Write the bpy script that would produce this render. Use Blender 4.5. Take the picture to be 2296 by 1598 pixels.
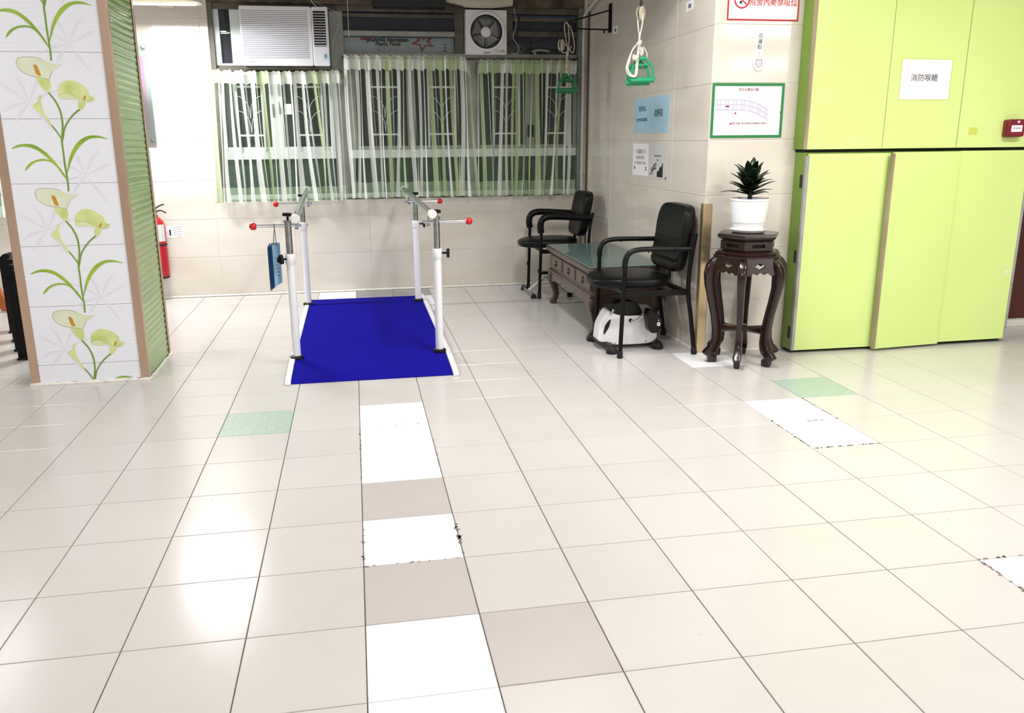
import bpy, bmesh, math, random
from mathutils import Vector, Matrix
random.seed(7)
sc = bpy.context.scene
C = sc.collection
for o in list(bpy.data.objects): bpy.data.objects.remove(o)

# ------------------------------------------------------------------ camera
IW, IH = 2296, 1598
FPX, PIT, YAW, ROL = 1803.55, 0.2416, 0.1703, -0.0087
CP = Vector((0.0282, -1.58469, 1.22877))
_fw = Vector((math.sin(YAW)*math.cos(PIT), math.cos(YAW)*math.cos(PIT), -math.sin(PIT)))
_rt = Vector((math.cos(YAW), -math.sin(YAW), 0)); _up = _rt.cross(_fw)
_R = _rt*math.cos(ROL) + _up*math.sin(ROL); _U = -_rt*math.sin(ROL) + _up*math.cos(ROL)
cam_d = bpy.data.cameras.new('camera'); cam = bpy.data.objects.new('camera', cam_d); C.objects.link(cam)
cam_d.sensor_fit = 'HORIZONTAL'; cam_d.sensor_width = 36.0; cam_d.lens = FPX*36/IW
cam_d.shift_x = 35.19/IW; cam_d.shift_y = -45.95/IW; cam_d.clip_start = 0.02; cam_d.clip_end = 100
M = Matrix(((_R.x, _U.x, -_fw.x, CP.x), (_R.y, _U.y, -_fw.y, CP.y), (_R.z, _U.z, -_fw.z, CP.z), (0, 0, 0, 1)))
cam.matrix_world = M
sc.camera = cam

# ------------------------------------------------------------------ exposure, night outside, lamps of the hall
vs = sc.view_settings
vs.view_transform = 'Standard'; vs.look = 'None'; vs.gamma = 1; vs.use_curve_mapping = False
vs.exposure = 0.32
w = bpy.data.worlds.new('night'); sc.world = w; w.use_nodes = True
w.node_tree.nodes['Background'].inputs[0].default_value = (0.012, 0.014, 0.022, 1)
w.node_tree.nodes['Background'].inputs[1].default_value = 1.0
CEIL = 2.85
LZ = 2.6                      # the battens hang a little below the ceiling
# (x, y, z, length, width, along_y, watts, colour)
HALL_LAMPS = [
    (-2.4, 1.2, LZ, 1.25, .22, True, 22, (1.0, .99, .99)),
    (1.0, 1.75, LZ, 1.25, .22, True, 40, (1.0, .99, .985)),
    (3.1, 0.6, LZ, 1.25, .22, False, 46, (1.0, .985, .96)),
    (2.6, -2.6, LZ, 1.25, .22, False, 64, (1.0, .99, .98)),
    (-1.4, -3.0, LZ, 1.25, .22, False, 58, (.98, .99, 1.0)),
    (5.6, -3.6, LZ, 1.25, .22, False, 84, (1.0, .985, .97)),
    (8.1, -8.6, LZ, 1.25, .22, False, 90, (1.0, .985, .97)),
    (-2.75, 4.15, LZ, 1.25, .22, True, 10, (1.0, .99, .99)),
]
NOOK_LAMP_W = 40.0

# ------------------------------------------------------------------ helpers
WL = {}
def s2l(c):
    c = c/255.0
    return c/12.92 if c <= .04045 else ((c+.055)/1.055)**2.4
def rgb(r, g, b): return (s2l(r), s2l(g), s2l(b), 1)

def tag(o, label=None, cat=None, group=None, kind=None):
    if label: o['label'] = label
    if cat: o['category'] = cat
    if group: o['group'] = group
    if kind: o['kind'] = kind
    return o
def thing(name, label, cat, loc, group=None, kind=None):
    o = bpy.data.objects.new(name, None); C.objects.link(o)
    o.location = loc; o.empty_display_size = .1; WL[o] = Vector(loc)
    return tag(o, label, cat, group, kind)

class MB:
    def __init__(s): s.v = []; s.f = []; s.uv = None
    def add(s, vs, fs):
        n = len(s.v); s.v += [Vector(p) for p in vs]; s.f += [tuple(i+n for i in f) for f in fs]; return s
    def box(s, a, b):
        x0, y0, z0 = [min(p, q) for p, q in zip(a, b)]; x1, y1, z1 = [max(p, q) for p, q in zip(a, b)]
        return s.add([(x0,y0,z0),(x1,y0,z0),(x1,y1,z0),(x0,y1,z0),(x0,y0,z1),(x1,y0,z1),(x1,y1,z1),(x0,y1,z1)],
                     [(0,3,2,1),(4,5,6,7),(0,1,5,4),(1,2,6,5),(2,3,7,6),(3,0,4,7)])
    def prism(s, pl, pts, c0, c1):
        # signed area decides winding; pl maps (a,b,c) to the world, c towards the viewer
        A = sum(p[0]*q[1]-q[0]*p[1] for p, q in zip(pts, pts[1:]+pts[:1]))
        if A < 0: pts = pts[::-1]
        if c0 > c1: c0, c1 = c1, c0
        n = len(pts)
        vs = [pl(p[0], p[1], c0) for p in pts] + [pl(p[0], p[1], c1) for p in pts]
        fs = [tuple(range(n))[::-1], tuple(range(n, 2*n))] + [(i, (i+1) % n, n+(i+1) % n, n+i) for i in range(n)]
        return s.add(vs, fs)
    def ring(s, pl, outer, inner, c0, c1):
        # plate with a hole: both loops the same length
        n = len(outer)
        vs = []
        for c in (c0, c1):
            vs += [pl(p[0], p[1], c) for p in outer] + [pl(p[0], p[1], c) for p in inner]
        fs = []
        for i in range(n):
            j = (i+1) % n
            fs += [(2*n+i, 2*n+j, 3*n+j, 3*n+i), (i, n+i, n+j, j), (i, j, 2*n+j, 2*n+i), (n+i, 3*n+i, 3*n+j, n+j)]
        return s.add(vs, fs)
    def loft(s, secs, caps=True, closed=True):
        n = len(secs[0]); vs = [p for q in secs for p in q]; fs = []
        for k in range(len(secs)-1):
            for i in range(n if closed else n-1):
                j = (i+1) % n
                fs.append((k*n+i, k*n+j, (k+1)*n+j, (k+1)*n+i))
        if caps and closed:
            fs += [tuple(range(n))[::-1], tuple(range((len(secs)-1)*n, len(secs)*n))]
        return s.add(vs, fs)
    def tube(s, path, r, n=12, closed=False, squash=1.0):
        P = [Vector(p) for p in path]; m = len(P)
        rs = r if isinstance(r, (list, tuple)) else [r]*m
        T = []
        for i in range(m):
            a = P[(i-1) % m] if (closed or i > 0) else P[i]; b = P[(i+1) % m] if (closed or i < m-1) else P[i]
            t = (b-a); T.append(t.normalized() if t.length > 1e-9 else Vector((0,0,1)))
        ref = Vector((0,0,1)) if abs(T[0].z) < .9 else Vector((0,1,0))
        u = T[0].cross(ref).normalized(); secs = []
        for i in range(m):
            u = (u - T[i]*u.dot(T[i])).normalized(); v = T[i].cross(u)
            secs.append([P[i] + u*math.cos(2*math.pi*k/n)*rs[i] + v*math.sin(2*math.pi*k/n)*rs[i]*squash for k in range(n)])
        if closed:
            secs.append(secs[0]); return s.loft(secs, caps=False)
        return s.loft(secs)
    def lathe(s, prof, c, n=24, axis='z'):
        # prof: (radius, height) list, closed at radius 0 ends
        secs = []
        for r, h in prof:
            q = []
            for k in range(n):
                a = 2*math.pi*k/n; x, y = r*math.cos(a), r*math.sin(a)
                if axis == 'z': q.append(Vector((c[0]+x, c[1]+y, c[2]+h)))
                elif axis == 'y': q.append(Vector((c[0]+x, c[1]-h, c[2]+y)))   # h towards -y
                else: q.append(Vector((c[0]-h, c[1]-x, c[2]+y)))               # h towards -x
            secs.append(q)
        return s.loft(secs)
    def sphere(s, c, r, n=20, m=12, sq=(1,1,1)):
        secs = []
        for i in range(m+1):
            t = math.pi*i/m; t = min(max(t, .02), math.pi-.02)
            secs.append([Vector((c[0]+r*sq[0]*math.sin(t)*math.cos(2*math.pi*k/n), c[1]+r*sq[1]*math.sin(t)*math.sin(2*math.pi*k/n), c[2]-r*sq[2]*math.cos(t))) for k in range(n)])
        return s.loft(secs)
    def cushion(s, fn, n=40, m=20, e1=.35, e2=.35):
        # superellipsoid mapped through fn(a,b,c) with a,b,c in -1..1
        def sg(v, e): return math.copysign(abs(v)**e, v)
        secs = []
        for i in range(m+1):
            t = -math.pi/2 + math.pi*i/m; t = max(min(t, math.pi/2-.03), -math.pi/2+.03)
            secs.append([Vector(fn(sg(math.cos(t), e1)*sg(math.cos(2*math.pi*k/n), e2), sg(math.cos(t), e1)*sg(math.sin(2*math.pi*k/n), e2), sg(math.sin(t), e1))) for k in range(n)])
        return s.loft(secs)
    def grid(s, pts):
        # pts[row][col]
        n = len(pts[0]); vs = [p for r in pts for p in r]
        return s.add(vs, [(k*n+i, k*n+i+1, (k+1)*n+i+1, (k+1)*n+i) for k in range(len(pts)-1) for i in range(n-1)])
    def build(s, name, mat, parent=None, origin=(0,0,0), smooth=None, bevel=0, label=None, cat=None, group=None, kind=None, seg=2):
        org = WL[parent] if parent is not None else Vector(origin)
        me = bpy.data.meshes.new(name)
        me.from_pydata([tuple(v-org) for v in s.v], [], s.f); me.update()
        if smooth is not None:
            me.polygons.foreach_set('use_smooth', [True]*len(me.polygons))
            try: me.set_sharp_from_angle(angle=math.radians(smooth))
            except Exception: pass
        if s.uv:
            ul = me.uv_layers.new(name='UVMap')
            for l in me.loops: ul.data[l.index].uv = s.uv[l.vertex_index]
        me.materials.append(MATS[mat] if isinstance(mat, str) else mat)
        o = bpy.data.objects.new(name, me); C.objects.link(o)
        if parent is not None: o.parent = parent; WL[o] = WL[parent]
        else: o.location = origin; WL[o] = Vector(origin)
        if bevel:
            b = o.modifiers.new('bevel', 'BEVEL'); b.width = bevel; b.segments = seg; b.limit_method = 'ANGLE'; b.angle_limit = math.radians(40)
            me.polygons.foreach_set('use_smooth', [True]*len(me.polygons))
            try: me.set_sharp_from_angle(angle=math.radians(35))
            except Exception: pass
            b.harden_normals = False
        return tag(o, label, cat, group, kind)

def plane_y(y0):            # surface facing -y (towards the camera): a = x, b = z, c = out of the wall
    return lambda a, b, c: Vector((a, y0-c, b))
def plane_x(x0):            # surface facing -x: a = -y (to the right as one looks at it), b = z
    return lambda a, b, c: Vector((x0-c, -a, b))
def plane_z(z0):
    return lambda a, b, c: Vector((a, b, z0+c))
def plane_tilt(org, r, u, n):
    org, r, u, n = map(Vector, (org, r, u, n))
    return lambda a, b, c: org + r*a + u*b + n*c
def rect(a0, a1, b0, b1): return [(a0,b0),(a1,b0),(a1,b1),(a0,b1)]
def rrect(a0, a1, b0, b1, r, k=4):
    out = []
    for cx, cy, t0 in ((a1-r, b1-r, 0), (a0+r, b1-r, 90), (a0+r, b0+r, 180), (a1-r, b0+r, 270)):
        for i in range(k+1):
            t = math.radians(t0+90*i/k); out.append((cx+r*math.cos(t), cy+r*math.sin(t)))
    return out
def circ(cx, cy, r, n=24, ry=None): return [(cx+r*math.cos(2*math.pi*i/n), cy+(ry or r)*math.sin(2*math.pi*i/n)) for i in range(n)]
def smooth_path(P, k=6, closed=False):
    P = [Vector(p) for p in P]; out = []; n = len(P)
    rng = range(n if closed else n-1)
    for i in rng:
        if closed: a, b, c, d = P[(i-1) % n], P[i], P[(i+1) % n], P[(i+2) % n]
        else: a, b, c, d = P[max(i-1, 0)], P[i], P[i+1], P[min(i+2, n-1)]
        for j in range(k):
            t = j/k
            out.append(.5*((2*b)+(c-a)*t+(2*a-5*b+4*c-d)*t*t+(3*b-a-3*c+d)*t**3))
    if not closed: out.append(P[-1])
    return out
def smooth2(P, k=4, closed=True):
    return [(p.x, p.y) for p in smooth_path([(a, b, 0) for a, b in P], k, closed)]

def text(parent, s, pl, a, b, size, mat, c=.0006, name='lettering', ax='CENTER', sx=1.0, bold=0.0, th=.0003, rot=0):
    cu = bpy.data.curves.new(name, 'FONT'); cu.body = s; cu.size = size; cu.align_x = ax; cu.align_y = 'CENTER'
    cu.extrude = th; cu.offset = bold; cu.resolution_u = 3
    t = bpy.data.objects.new('tmp', cu); C.objects.link(t)
    dg = bpy.context.evaluated_depsgraph_get(); me = bpy.data.meshes.new_from_object(t.evaluated_get(dg))
    bpy.data.objects.remove(t)
    org = WL[parent]
    cr, sr = math.cos(rot), math.sin(rot)
    for v in me.vertices:
        x, y, z = v.co.x*sx, v.co.y, v.co.z
        v.co = pl(a + x*cr - y*sr, b + x*sr + y*cr, c + z) - org
    me.materials.clear(); me.materials.append(MATS[mat]); me.name = name
    o = bpy.data.objects.new(name, me); C.objects.link(o); o.parent = parent; WL[o] = org
    return o

# ------------------------------------------------------------------ materials (all procedural)
MATS = {}
def mk(name):
    m = bpy.data.materials.new(name); m.use_nodes = True; MATS[name] = m
    nt = m.node_tree; return m, nt, nt.nodes['Principled BSDF']
def mat(name, col, rough=.5, metal=0, spec=.5, noise=None, bump=None, coat=0, rnd=0, sheen=0, trans=0, emit=None):
    """noise=(scale, other colour, low, high[, stretch]); bump=(scale, strength); rnd = value variation per object"""
    m, nt, b = mk(name); N, L = nt.nodes, nt.links
    b.inputs['Base Color'].default_value = col; b.inputs['Roughness'].default_value = rough
    b.inputs['Metallic'].default_value = metal; b.inputs['Specular IOR Level'].default_value = spec
    b.inputs['Coat Weight'].default_value = coat; b.inputs['Coat Roughness'].default_value = .06
    b.inputs['Sheen Weight'].default_value = sheen; b.inputs['Transmission Weight'].default_value = trans
    if emit: b.inputs['Emission Color'].default_value = emit[0]; b.inputs['Emission Strength'].default_value = emit[1]
    src = None
    tc = N.new('ShaderNodeTexCoord')
    if noise:
        mp = N.new('ShaderNodeMapping'); L.new(tc.outputs['Object'], mp.inputs[0])
        if len(noise) > 4: mp.inputs['Scale'].default_value = noise[4]
        if len(noise) > 5: mp.inputs['Rotation'].default_value = noise[5]
        nz = N.new('ShaderNodeTexNoise'); nz.inputs['Scale'].default_value = noise[0]; nz.inputs['Detail'].default_value = 5
        L.new(mp.outputs[0], nz.inputs['Vector'])
        rp = N.new('ShaderNodeValToRGB'); rp.color_ramp.elements[0].position = noise[2]; rp.color_ramp.elements[1].position = noise[3]
        rp.color_ramp.elements[0].color = col; rp.color_ramp.elements[1].color = noise[1]
        L.new(nz.outputs['Fac'], rp.inputs[0]); src = rp.outputs[0]
    if rnd:
        oi = N.new('ShaderNodeObjectInfo'); mr = N.new('ShaderNodeMapRange'); mr.inputs['To Min'].default_value = 1-rnd; mr.inputs['To Max'].default_value = 1+rnd*.4
        L.new(oi.outputs['Random'], mr.inputs['Value'])
        hs = N.new('ShaderNodeHueSaturation'); L.new(mr.outputs[0], hs.inputs['Value'])
        if src: L.new(src, hs.inputs['Color'])
        else: hs.inputs['Color'].default_value = col
        src = hs.outputs[0]
    if src: L.new(src, b.inputs['Base Color'])
    if bump:
        n2 = N.new('ShaderNodeTexNoise'); n2.inputs['Scale'].default_value = bump[0]; n2.inputs['Detail'].default_value = 3
        L.new(tc.outputs['Object'], n2.inputs['Vector'])
        bp = N.new('ShaderNodeBump'); bp.inputs['Strength'].default_value = bump[1]; bp.inputs['Distance'].default_value = .002
        L.new(n2.outputs['Fac'], bp.inputs['Height']); L.new(bp.outputs[0], b.inputs['Normal'])
    return m

mat('tile_cream', rgb(209,205,202), .21, spec=.5, noise=(2.2, rgb(203,198,194), .35, .75), rnd=.035)
mat('tile_white', rgb(247,248,250), .3, spec=.4, noise=(9, rgb(243,243,245), .5, .8), rnd=.01)
mat('tile_greige', rgb(194,187,184), .3, noise=(3, rgb(188,180,177), .4, .7), rnd=.02)
mat('tile_slate', rgb(158,155,156), .4, noise=(8, rgb(146,143,145), .4, .7))
mat('tile_green', rgb(176,196,182), .35, noise=(60, rgb(158,182,166), .4, .65))
mat('grout', rgb(120,112,104), .8, noise=(6, rgb(95,88,80), .4, .7))
mat('chip', rgb(132,122,112), .85)
mat('wall_tile', rgb(228,221,210), .085, spec=.45, noise=(1.6, rgb(217,208,195), .42, .72, (1, 1, 3.2), (.0, .45, 0)), rnd=.02)
mat('wall_joint', rgb(236,231,222), .5)
mat('plaster', rgb(226,222,214), .7, noise=(2, rgb(215,210,200), .4, .7))
mat('plaster_dirty', rgb(112,100,84), .85, noise=(9, rgb(58,49,38), .35, .7), bump=(30, .5))
mat('caulk', rgb(236,233,226), .7, noise=(18, rgb(190,180,165), .5, .8), bump=(40, .6))
mat('alu', rgb(160,164,158), .42, metal=.35, noise=(4, rgb(132,134,126), .45, .8))
mat('alu_white', rgb(226,234,232), .4, noise=(4, rgb(200,206,202), .5, .85))
mat('alu_dirty', rgb(104,100,88), .6, noise=(7, rgb(66,61,50), .4, .75))
mat('white_plastic', rgb(238,238,240), .38)
mat('cream_plastic', rgb(226,222,204), .4)
mat('ivory', rgb(198,190,168), .5)
mat('black_plastic', rgb(7,7,8), .4, spec=.3)
mat('black_rubber', rgb(14,14,16), .55)
mat('black_metal', rgb(6,6,7), .42, spec=.24)
mat('black_leather', rgb(5,5,6), .38, spec=.24, bump=(260, .12), noise=(3, rgb(8,8,10), .4, .8))
mat('dark', rgb(12,12,14), .7)
mat('near_black', rgb(30,30,34), .6)
mat('chrome', rgb(215,217,220), .16, metal=1)
mat('zinc', rgb(176,180,182), .3, metal=1, noise=(30, rgb(150,154,156), .4, .7))
mat('white_paint', rgb(240,241,244), .3)
mat('red_ball', rgb(205,24,28), .16, spec=.6)
mat('red_paint', rgb(178,22,32), .3)
mat('red_ink', rgb(196,40,48), .6)
mat('crimson', rgb(122,22,34), .32)
mat('white_cap', rgb(232,230,226), .4)
mat('blue_carpet', rgb(29,25,154), .95, spec=.03, noise=(220, rgb(22,18,128), .4, .7), bump=(600, .6))
mat('blue_sheet', rgb(150,190,220), .5, noise=(3, rgb(130,172,206), .4, .7))
mat('blue_dark', rgb(30,88,140), .5, noise=(3, rgb(18,62,112), .4, .7))
mat('blue_paper', rgb(174,212,230), .65, noise=(6, rgb(164,202,222), .4, .7))
mat('paper', rgb(248,246,250), .7)
mat('paper_grey', rgb(212,212,210), .45)
mat('ink', rgb(28,26,30), .7)
mat('ink_soft', rgb(120,116,136), .7)
mat('plan_blue', rgb(222,220,240), .7)
mat('green_frame', rgb(28,128,62), .45)
mat('lime', rgb(220,240,152), .4, spec=.35, noise=(1.2, rgb(214,235,144), .4, .75), bump=(220, .05))
mat('lime_stain', rgb(210,216,96), .45)
mat('lime_shade', rgb(120,150,56), .45, noise=(3, rgb(105,134,46), .4, .7))  # cabinet sides: their shade is put into a darker green
mat('plywood', rgb(176,160,132), .7, noise=(20, rgb(140,124,98), .4, .7, (1,1,.1)))
mat('grey_strip', rgb(168,166,166), .5, noise=(12, rgb(140,138,138), .45, .8))
mat('seam', rgb(60,56,30), .8)
mat('bronze', rgb(202,172,148), .3, metal=.35, noise=(4, rgb(184,154,130), .4, .75, (1,1,.15)))
mat('bronze_dark', rgb(92,72,60), .35, metal=.5)
mat('gold', rgb(214,190,150), .32, metal=.8, noise=(3, rgb(196,170,128), .4, .75))
mat('green_tile', rgb(146,176,98), .14, spec=.6, noise=(4, rgb(130,162,82), .4, .7, (1,.6,3)))
mat('white_rib', rgb(244,246,255), .2, spec=.5)
mat('lily_white', rgb(233,238,214), .35, noise=(9, rgb(214,226,176), .4, .75))
mat('lily_green', rgb(226,235,168), .35, noise=(14, rgb(190,211,104), .4, .75))
mat('lily_lip', rgb(232,238,196), .35, noise=(10, rgb(212,224,160), .4, .75))
mat('lily_line', rgb(160,174,126), .5)
mat('leaf_print', rgb(166,198,66), .35, noise=(9, rgb(132,170,54), .4, .7))
mat('stem_print', rgb(132,166,72), .4, noise=(6, rgb(110,146,56), .4, .7))
mat('spadix_print', rgb(206,150,44), .4)
mat('ghost_print', rgb(233,234,244), .3)
mat('rosewood', rgb(42,18,18), .24, spec=.45, coat=.22, noise=(7, rgb(28,11,11), .35, .75, (1,1,.25)))
mat('rosewood_edge', rgb(84,40,44), .25, coat=.4)
mat('table_wood', rgb(84,64,56), .3, coat=.25, noise=(6, rgb(62,44,38), .35, .75, (1,.2,1)))
mat('brass_old', rgb(96,82,70), .3, metal=.8)
mat('door_wood', rgb(88,34,20), .4, noise=(5, rgb(66,24,14), .35, .75, (1,1,.12)))
mat('oak', rgb(176,96,44), .4, noise=(5, rgb(150,76,32), .35, .75, (1,1,.2)))
mat('pot_white', rgb(250,250,252), .3)
mat('leaf', rgb(24,44,22), .32, spec=.5, noise=(10, rgb(14,28,14), .4, .7))
mat('soil', rgb(60,44,34), .9)
mat('rope', rgb(240,234,222), .8, bump=(500, .6))
mat('rope_old', rgb(206,190,172), .85, bump=(500, .6))
mat('green_plastic', rgb(40,168,112), .35)
mat('green_plastic_old', rgb(24,118,70), .4)
mat('pink_sheet', rgb(250,130,200), .5)
mat('fan_blade', rgb(150,152,148), .5)
mat('lamp_white', rgb(240,240,236), .5)
mat('sticker_blue', rgb(186,226,232), .5)
mat('board_grey', rgb(228,234,240), .5)
mat('concrete', rgb(150,140,124), .85, noise=(6, rgb(100,90,74), .4, .75), bump=(40, .6))
mat('cable_white', rgb(190,186,170), .5)
mat('pipe_white', rgb(226,222,210), .45)
mat('pipe_brown', rgb(104,82,66), .6)

def glass(name, tint, opacity, rough=.02):
    m, nt, b = mk(name); N, L = nt.nodes, nt.links; N.remove(b)
    out = N['Material Output']
    tr = N.new('ShaderNodeBsdfTransparent'); tr.inputs[0].default_value = tint
    di = N.new('ShaderNodeBsdfDiffuse'); di.inputs[0].default_value = tint
    mx = N.new('ShaderNodeMixShader'); mx.inputs[0].default_value = opacity; L.new(tr.outputs[0], mx.inputs[1]); L.new(di.outputs[0], mx.inputs[2])
    gl = N.new('ShaderNodeBsdfGlossy'); gl.inputs['Roughness'].default_value = rough
    fr = N.new('ShaderNodeFresnel'); fr.inputs[0].default_value = 1.5
    m2 = N.new('ShaderNodeMixShader'); L.new(fr.outputs[0], m2.inputs[0]); L.new(mx.outputs[0], m2.inputs[1]); L.new(gl.outputs[0], m2.inputs[2])
    L.new(m2.outputs[0], out.inputs[0]); return m
glass('glass_night', rgb(150,150,160), .12)
glass('glass_green_reflect', rgb(92,118,104), .45, .08)  # green reflection painted into the tint of the lower panes
glass('acrylic', rgb(228,234,232), .12)
glass('glass_clear', rgb(238,242,242), .02)
glass('table_glass', rgb(164,196,190), .4)

# sheer striped voile: u runs along the cloth in metres, v upwards 0..1
def voile(name, stripe_a, stripe_b, tint):
    m, nt, b = mk(name); N, L = nt.nodes, nt.links
    uv = N.new('ShaderNodeUVMap'); sp = N.new('ShaderNodeSeparateXYZ'); L.new(uv.outputs[0], sp.inputs[0])
    def mth(op, a, bb=None, c=None):
        n = N.new('ShaderNodeMath'); n.operation = op
        for i, x in enumerate((a, bb, c)):
            if x is None: continue
            if isinstance(x, (int, float)): n.inputs[i].default_value = x
            else: L.new(x, n.inputs[i])
        return n.outputs[0]
    U_, V_ = sp.outputs[0], sp.outputs[1]
    cell = mth('DIVIDE', U_, .072); fr = mth('FRACT', cell); idx = mth('FLOOR', cell)
    wn = N.new('ShaderNodeTexWhiteNoise'); wn.noise_dimensions = '1D'; L.new(idx, wn.inputs['W'])
    wid = mth('MULTIPLY_ADD', wn.outputs[0], .26, .30)
    grp = mth('LESS_THAN', fr, wid)
    fine = mth('GREATER_THAN', mth('FRACT', mth('DIVIDE', U_, .0078)), .33)
    stripe = mth('MULTIPLY', grp, fine)
    head = mth('GREATER_THAN', V_, .905); frill = mth('GREATER_THAN', V_, .975)
    hem = mth('LESS_THAN', V_, .115)
    wv = N.new('ShaderNodeTexNoise'); wv.inputs['Scale'].default_value = 260; L.new(uv.outputs[0], wv.inputs['Vector'])
    al = mth('MAXIMUM', mth('MULTIPLY', stripe, .97), .075)
    al = mth('MAXIMUM', al, mth('MULTIPLY', grp, .24))
    al = mth('MAXIMUM', al, mth('MULTIPLY', head, .93))
    al = mth('MAXIMUM', al, mth('MULTIPLY', hem, .5))
    al = mth('MULTIPLY', al, mth('SUBTRACT', 1.0, mth('MULTIPLY', frill, .35)))
    mixc = N.new('ShaderNodeMix'); mixc.data_type = 'RGBA'
    w2 = N.new('ShaderNodeTexWhiteNoise'); w2.noise_dimensions = '1D'; L.new(mth('ADD', idx, 17.3), w2.inputs['W'])
    L.new(mth('GREATER_THAN', w2.outputs[0], .55), mixc.inputs[0]); mixc.inputs[6].default_value = stripe_a; mixc.inputs[7].default_value = stripe_b
    mix2 = N.new('ShaderNodeMix'); mix2.data_type = 'RGBA'; L.new(mth('MAXIMUM', grp, mth('MULTIPLY', head, .6)), mix2.inputs[0]); mix2.inputs[6].default_value = tint; L.new(mixc.outputs[2], mix2.inputs[7])
    N.remove(b); out = N['Material Output']
    df = N.new('ShaderNodeBsdfDiffuse'); tl = N.new('ShaderNodeBsdfTranslucent'); L.new(mix2.outputs[2], df.inputs[0]); L.new(mix2.outputs[2], tl.inputs[0])
    m1 = N.new('ShaderNodeMixShader'); m1.inputs[0].default_value = .12; L.new(df.outputs[0], m1.inputs[1]); L.new(tl.outputs[0], m1.inputs[2])
    gl = N.new('ShaderNodeBsdfGlossy'); gl.inputs['Roughness'].default_value = .4
    m3 = N.new('ShaderNodeMixShader'); m3.inputs[0].default_value = .06; L.new(m1.outputs[0], m3.inputs[1]); L.new(gl.outputs[0], m3.inputs[2])
    tr = N.new('ShaderNodeBsdfTransparent'); m2 = N.new('ShaderNodeMixShader'); L.new(al, m2.inputs[0]); L.new(tr.outputs[0], m2.inputs[1]); L.new(m3.outputs[0], m2.inputs[2])
    L.new(m2.outputs[0], out.inputs[0])
voile('voile', rgb(250,252,242), rgb(208,224,172), rgb(180,206,170))
# ================================================================== the setting
TS = .3
def proj(p):
    d = Vector(p) - CP; z = d.dot(_fw)
    if z < .05: return None
    return (IW/2 - 35.19 + FPX*d.dot(_R)/z, IH/2 - 45.95 - FPX*d.dot(_U)/z)
def in_frame(i, j):
    pts = [proj(((i+a)*TS, (j+b)*TS, 0)) for a in (0, 1) for b in (0, 1)]
    if any(p is None for p in pts): return False
    xs = [p[0] for p in pts]; ys = [p[1] for p in pts]
    return max(xs) > -5 and min(xs) < IW+5 and max(ys) > 0 and min(ys) < IH+5

floor = MB().box((-6, -10, -.06), (10, 5.12, -.0035)).build('floor', 'grout', kind='structure', label='cream glazed floor tiles with white and green patches')
def tile_mesh():
    g = .0016; b = .0011
    m = MB(); x0, x1 = g, TS-g
    m.add([(x0,x0,-.006),(x1,x0,-.006),(x1,x1,-.006),(x0,x1,-.006),(x0,x0,-b),(x1,x0,-b),(x1,x1,-b),(x0,x1,-b),(x0+b,x0+b,0),(x1-b,x0+b,0),(x1-b,x1-b,0),(x0+b,x1-b,0)],
          [(8,9,10,11),(4,5,9,8),(5,6,10,9),(6,7,11,10),(7,4,8,11),(0,1,5,4),(1,2,6,5),(2,3,7,6),(3,0,4,7)])
    return m
SPECIAL = {}
for t in ((0,6),(0,5),(0,4),(0,2),(0,0),(0,-1),(6,5),(6,4),(6,0),(6,8),(-1,16),(-1,15),(0,15),(1,15),(1,14),(0,14)): SPECIAL[t] = 'tile_white'
for t in ((0,3),(0,1),(1,0)): SPECIAL[t] = 'tile_greige'
for t in ((0,16),(1,16)): SPECIAL[t] = 'tile_slate'
for t in ((7,6),(-2,6)): SPECIAL[t] = 'tile_green'
_tm = {}
def floor_tile(i, j):
    k = SPECIAL.get((i, j), 'tile_cream')
    if k not in _tm:
        o = tile_mesh().build('tile', k, floor); _tm[k] = o.data
    else:
        o = bpy.data.objects.new('tile', _tm[k]); C.objects.link(o); o.parent = floor; WL[o] = WL[floor]
    rz = random.choice((0, 1, 2, 3)) if k == 'tile_cream' else 0
    o.location = (i*TS, j*TS, 0)
    if rz:
        o.rotation_euler = (0, 0, rz*math.pi/2)
        o.location = ((i+(1 if rz in (1, 2) else 0))*TS, (j+(1 if rz in (2, 3) else 0))*TS, 0)
vis = []; rest = []
for i in range(-20, 33):
    for j in range(-33, 17):
        x, y = i*TS, j*TS
        if x > 1.94 and y > 2.68 and x < 3.9: continue
        if x >= 3.9 and y > 2.9: continue
        (vis if in_frame(i, j) else rest).append((i, j))
vis.sort(key=lambda t: (t[0]*TS+.15-CP.x)**2 + (t[1]*TS+.15-CP.y)**2)
must = [t for t in vis if t in SPECIAL]; keep = vis[:290] + [t for t in must if t not in vis[:290]]
rest += [t for t in vis if t not in set(keep)]
print('TILES', len(vis), len(keep))
for t in keep: floor_tile(*t)
m = MB()
for i, j in rest:
    g = .0016; x, y = i*TS, j*TS
    m.add([(x+g,y+g,0),(x+TS-g,y+g,0),(x+TS-g,y+TS-g,0),(x+g,y+TS-g,0),(x+g,y+g,-.006),(x+TS-g,y+g,-.006),(x+TS-g,y+TS-g,-.006),(x+g,y+TS-g,-.006)],[(0,1,2,3),(0,4,5,1),(1,5,6,2),(2,6,7,3),(3,7,4,0)])
m.build('outer_tiles', 'tile_cream', floor, kind='stuff')
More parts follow.
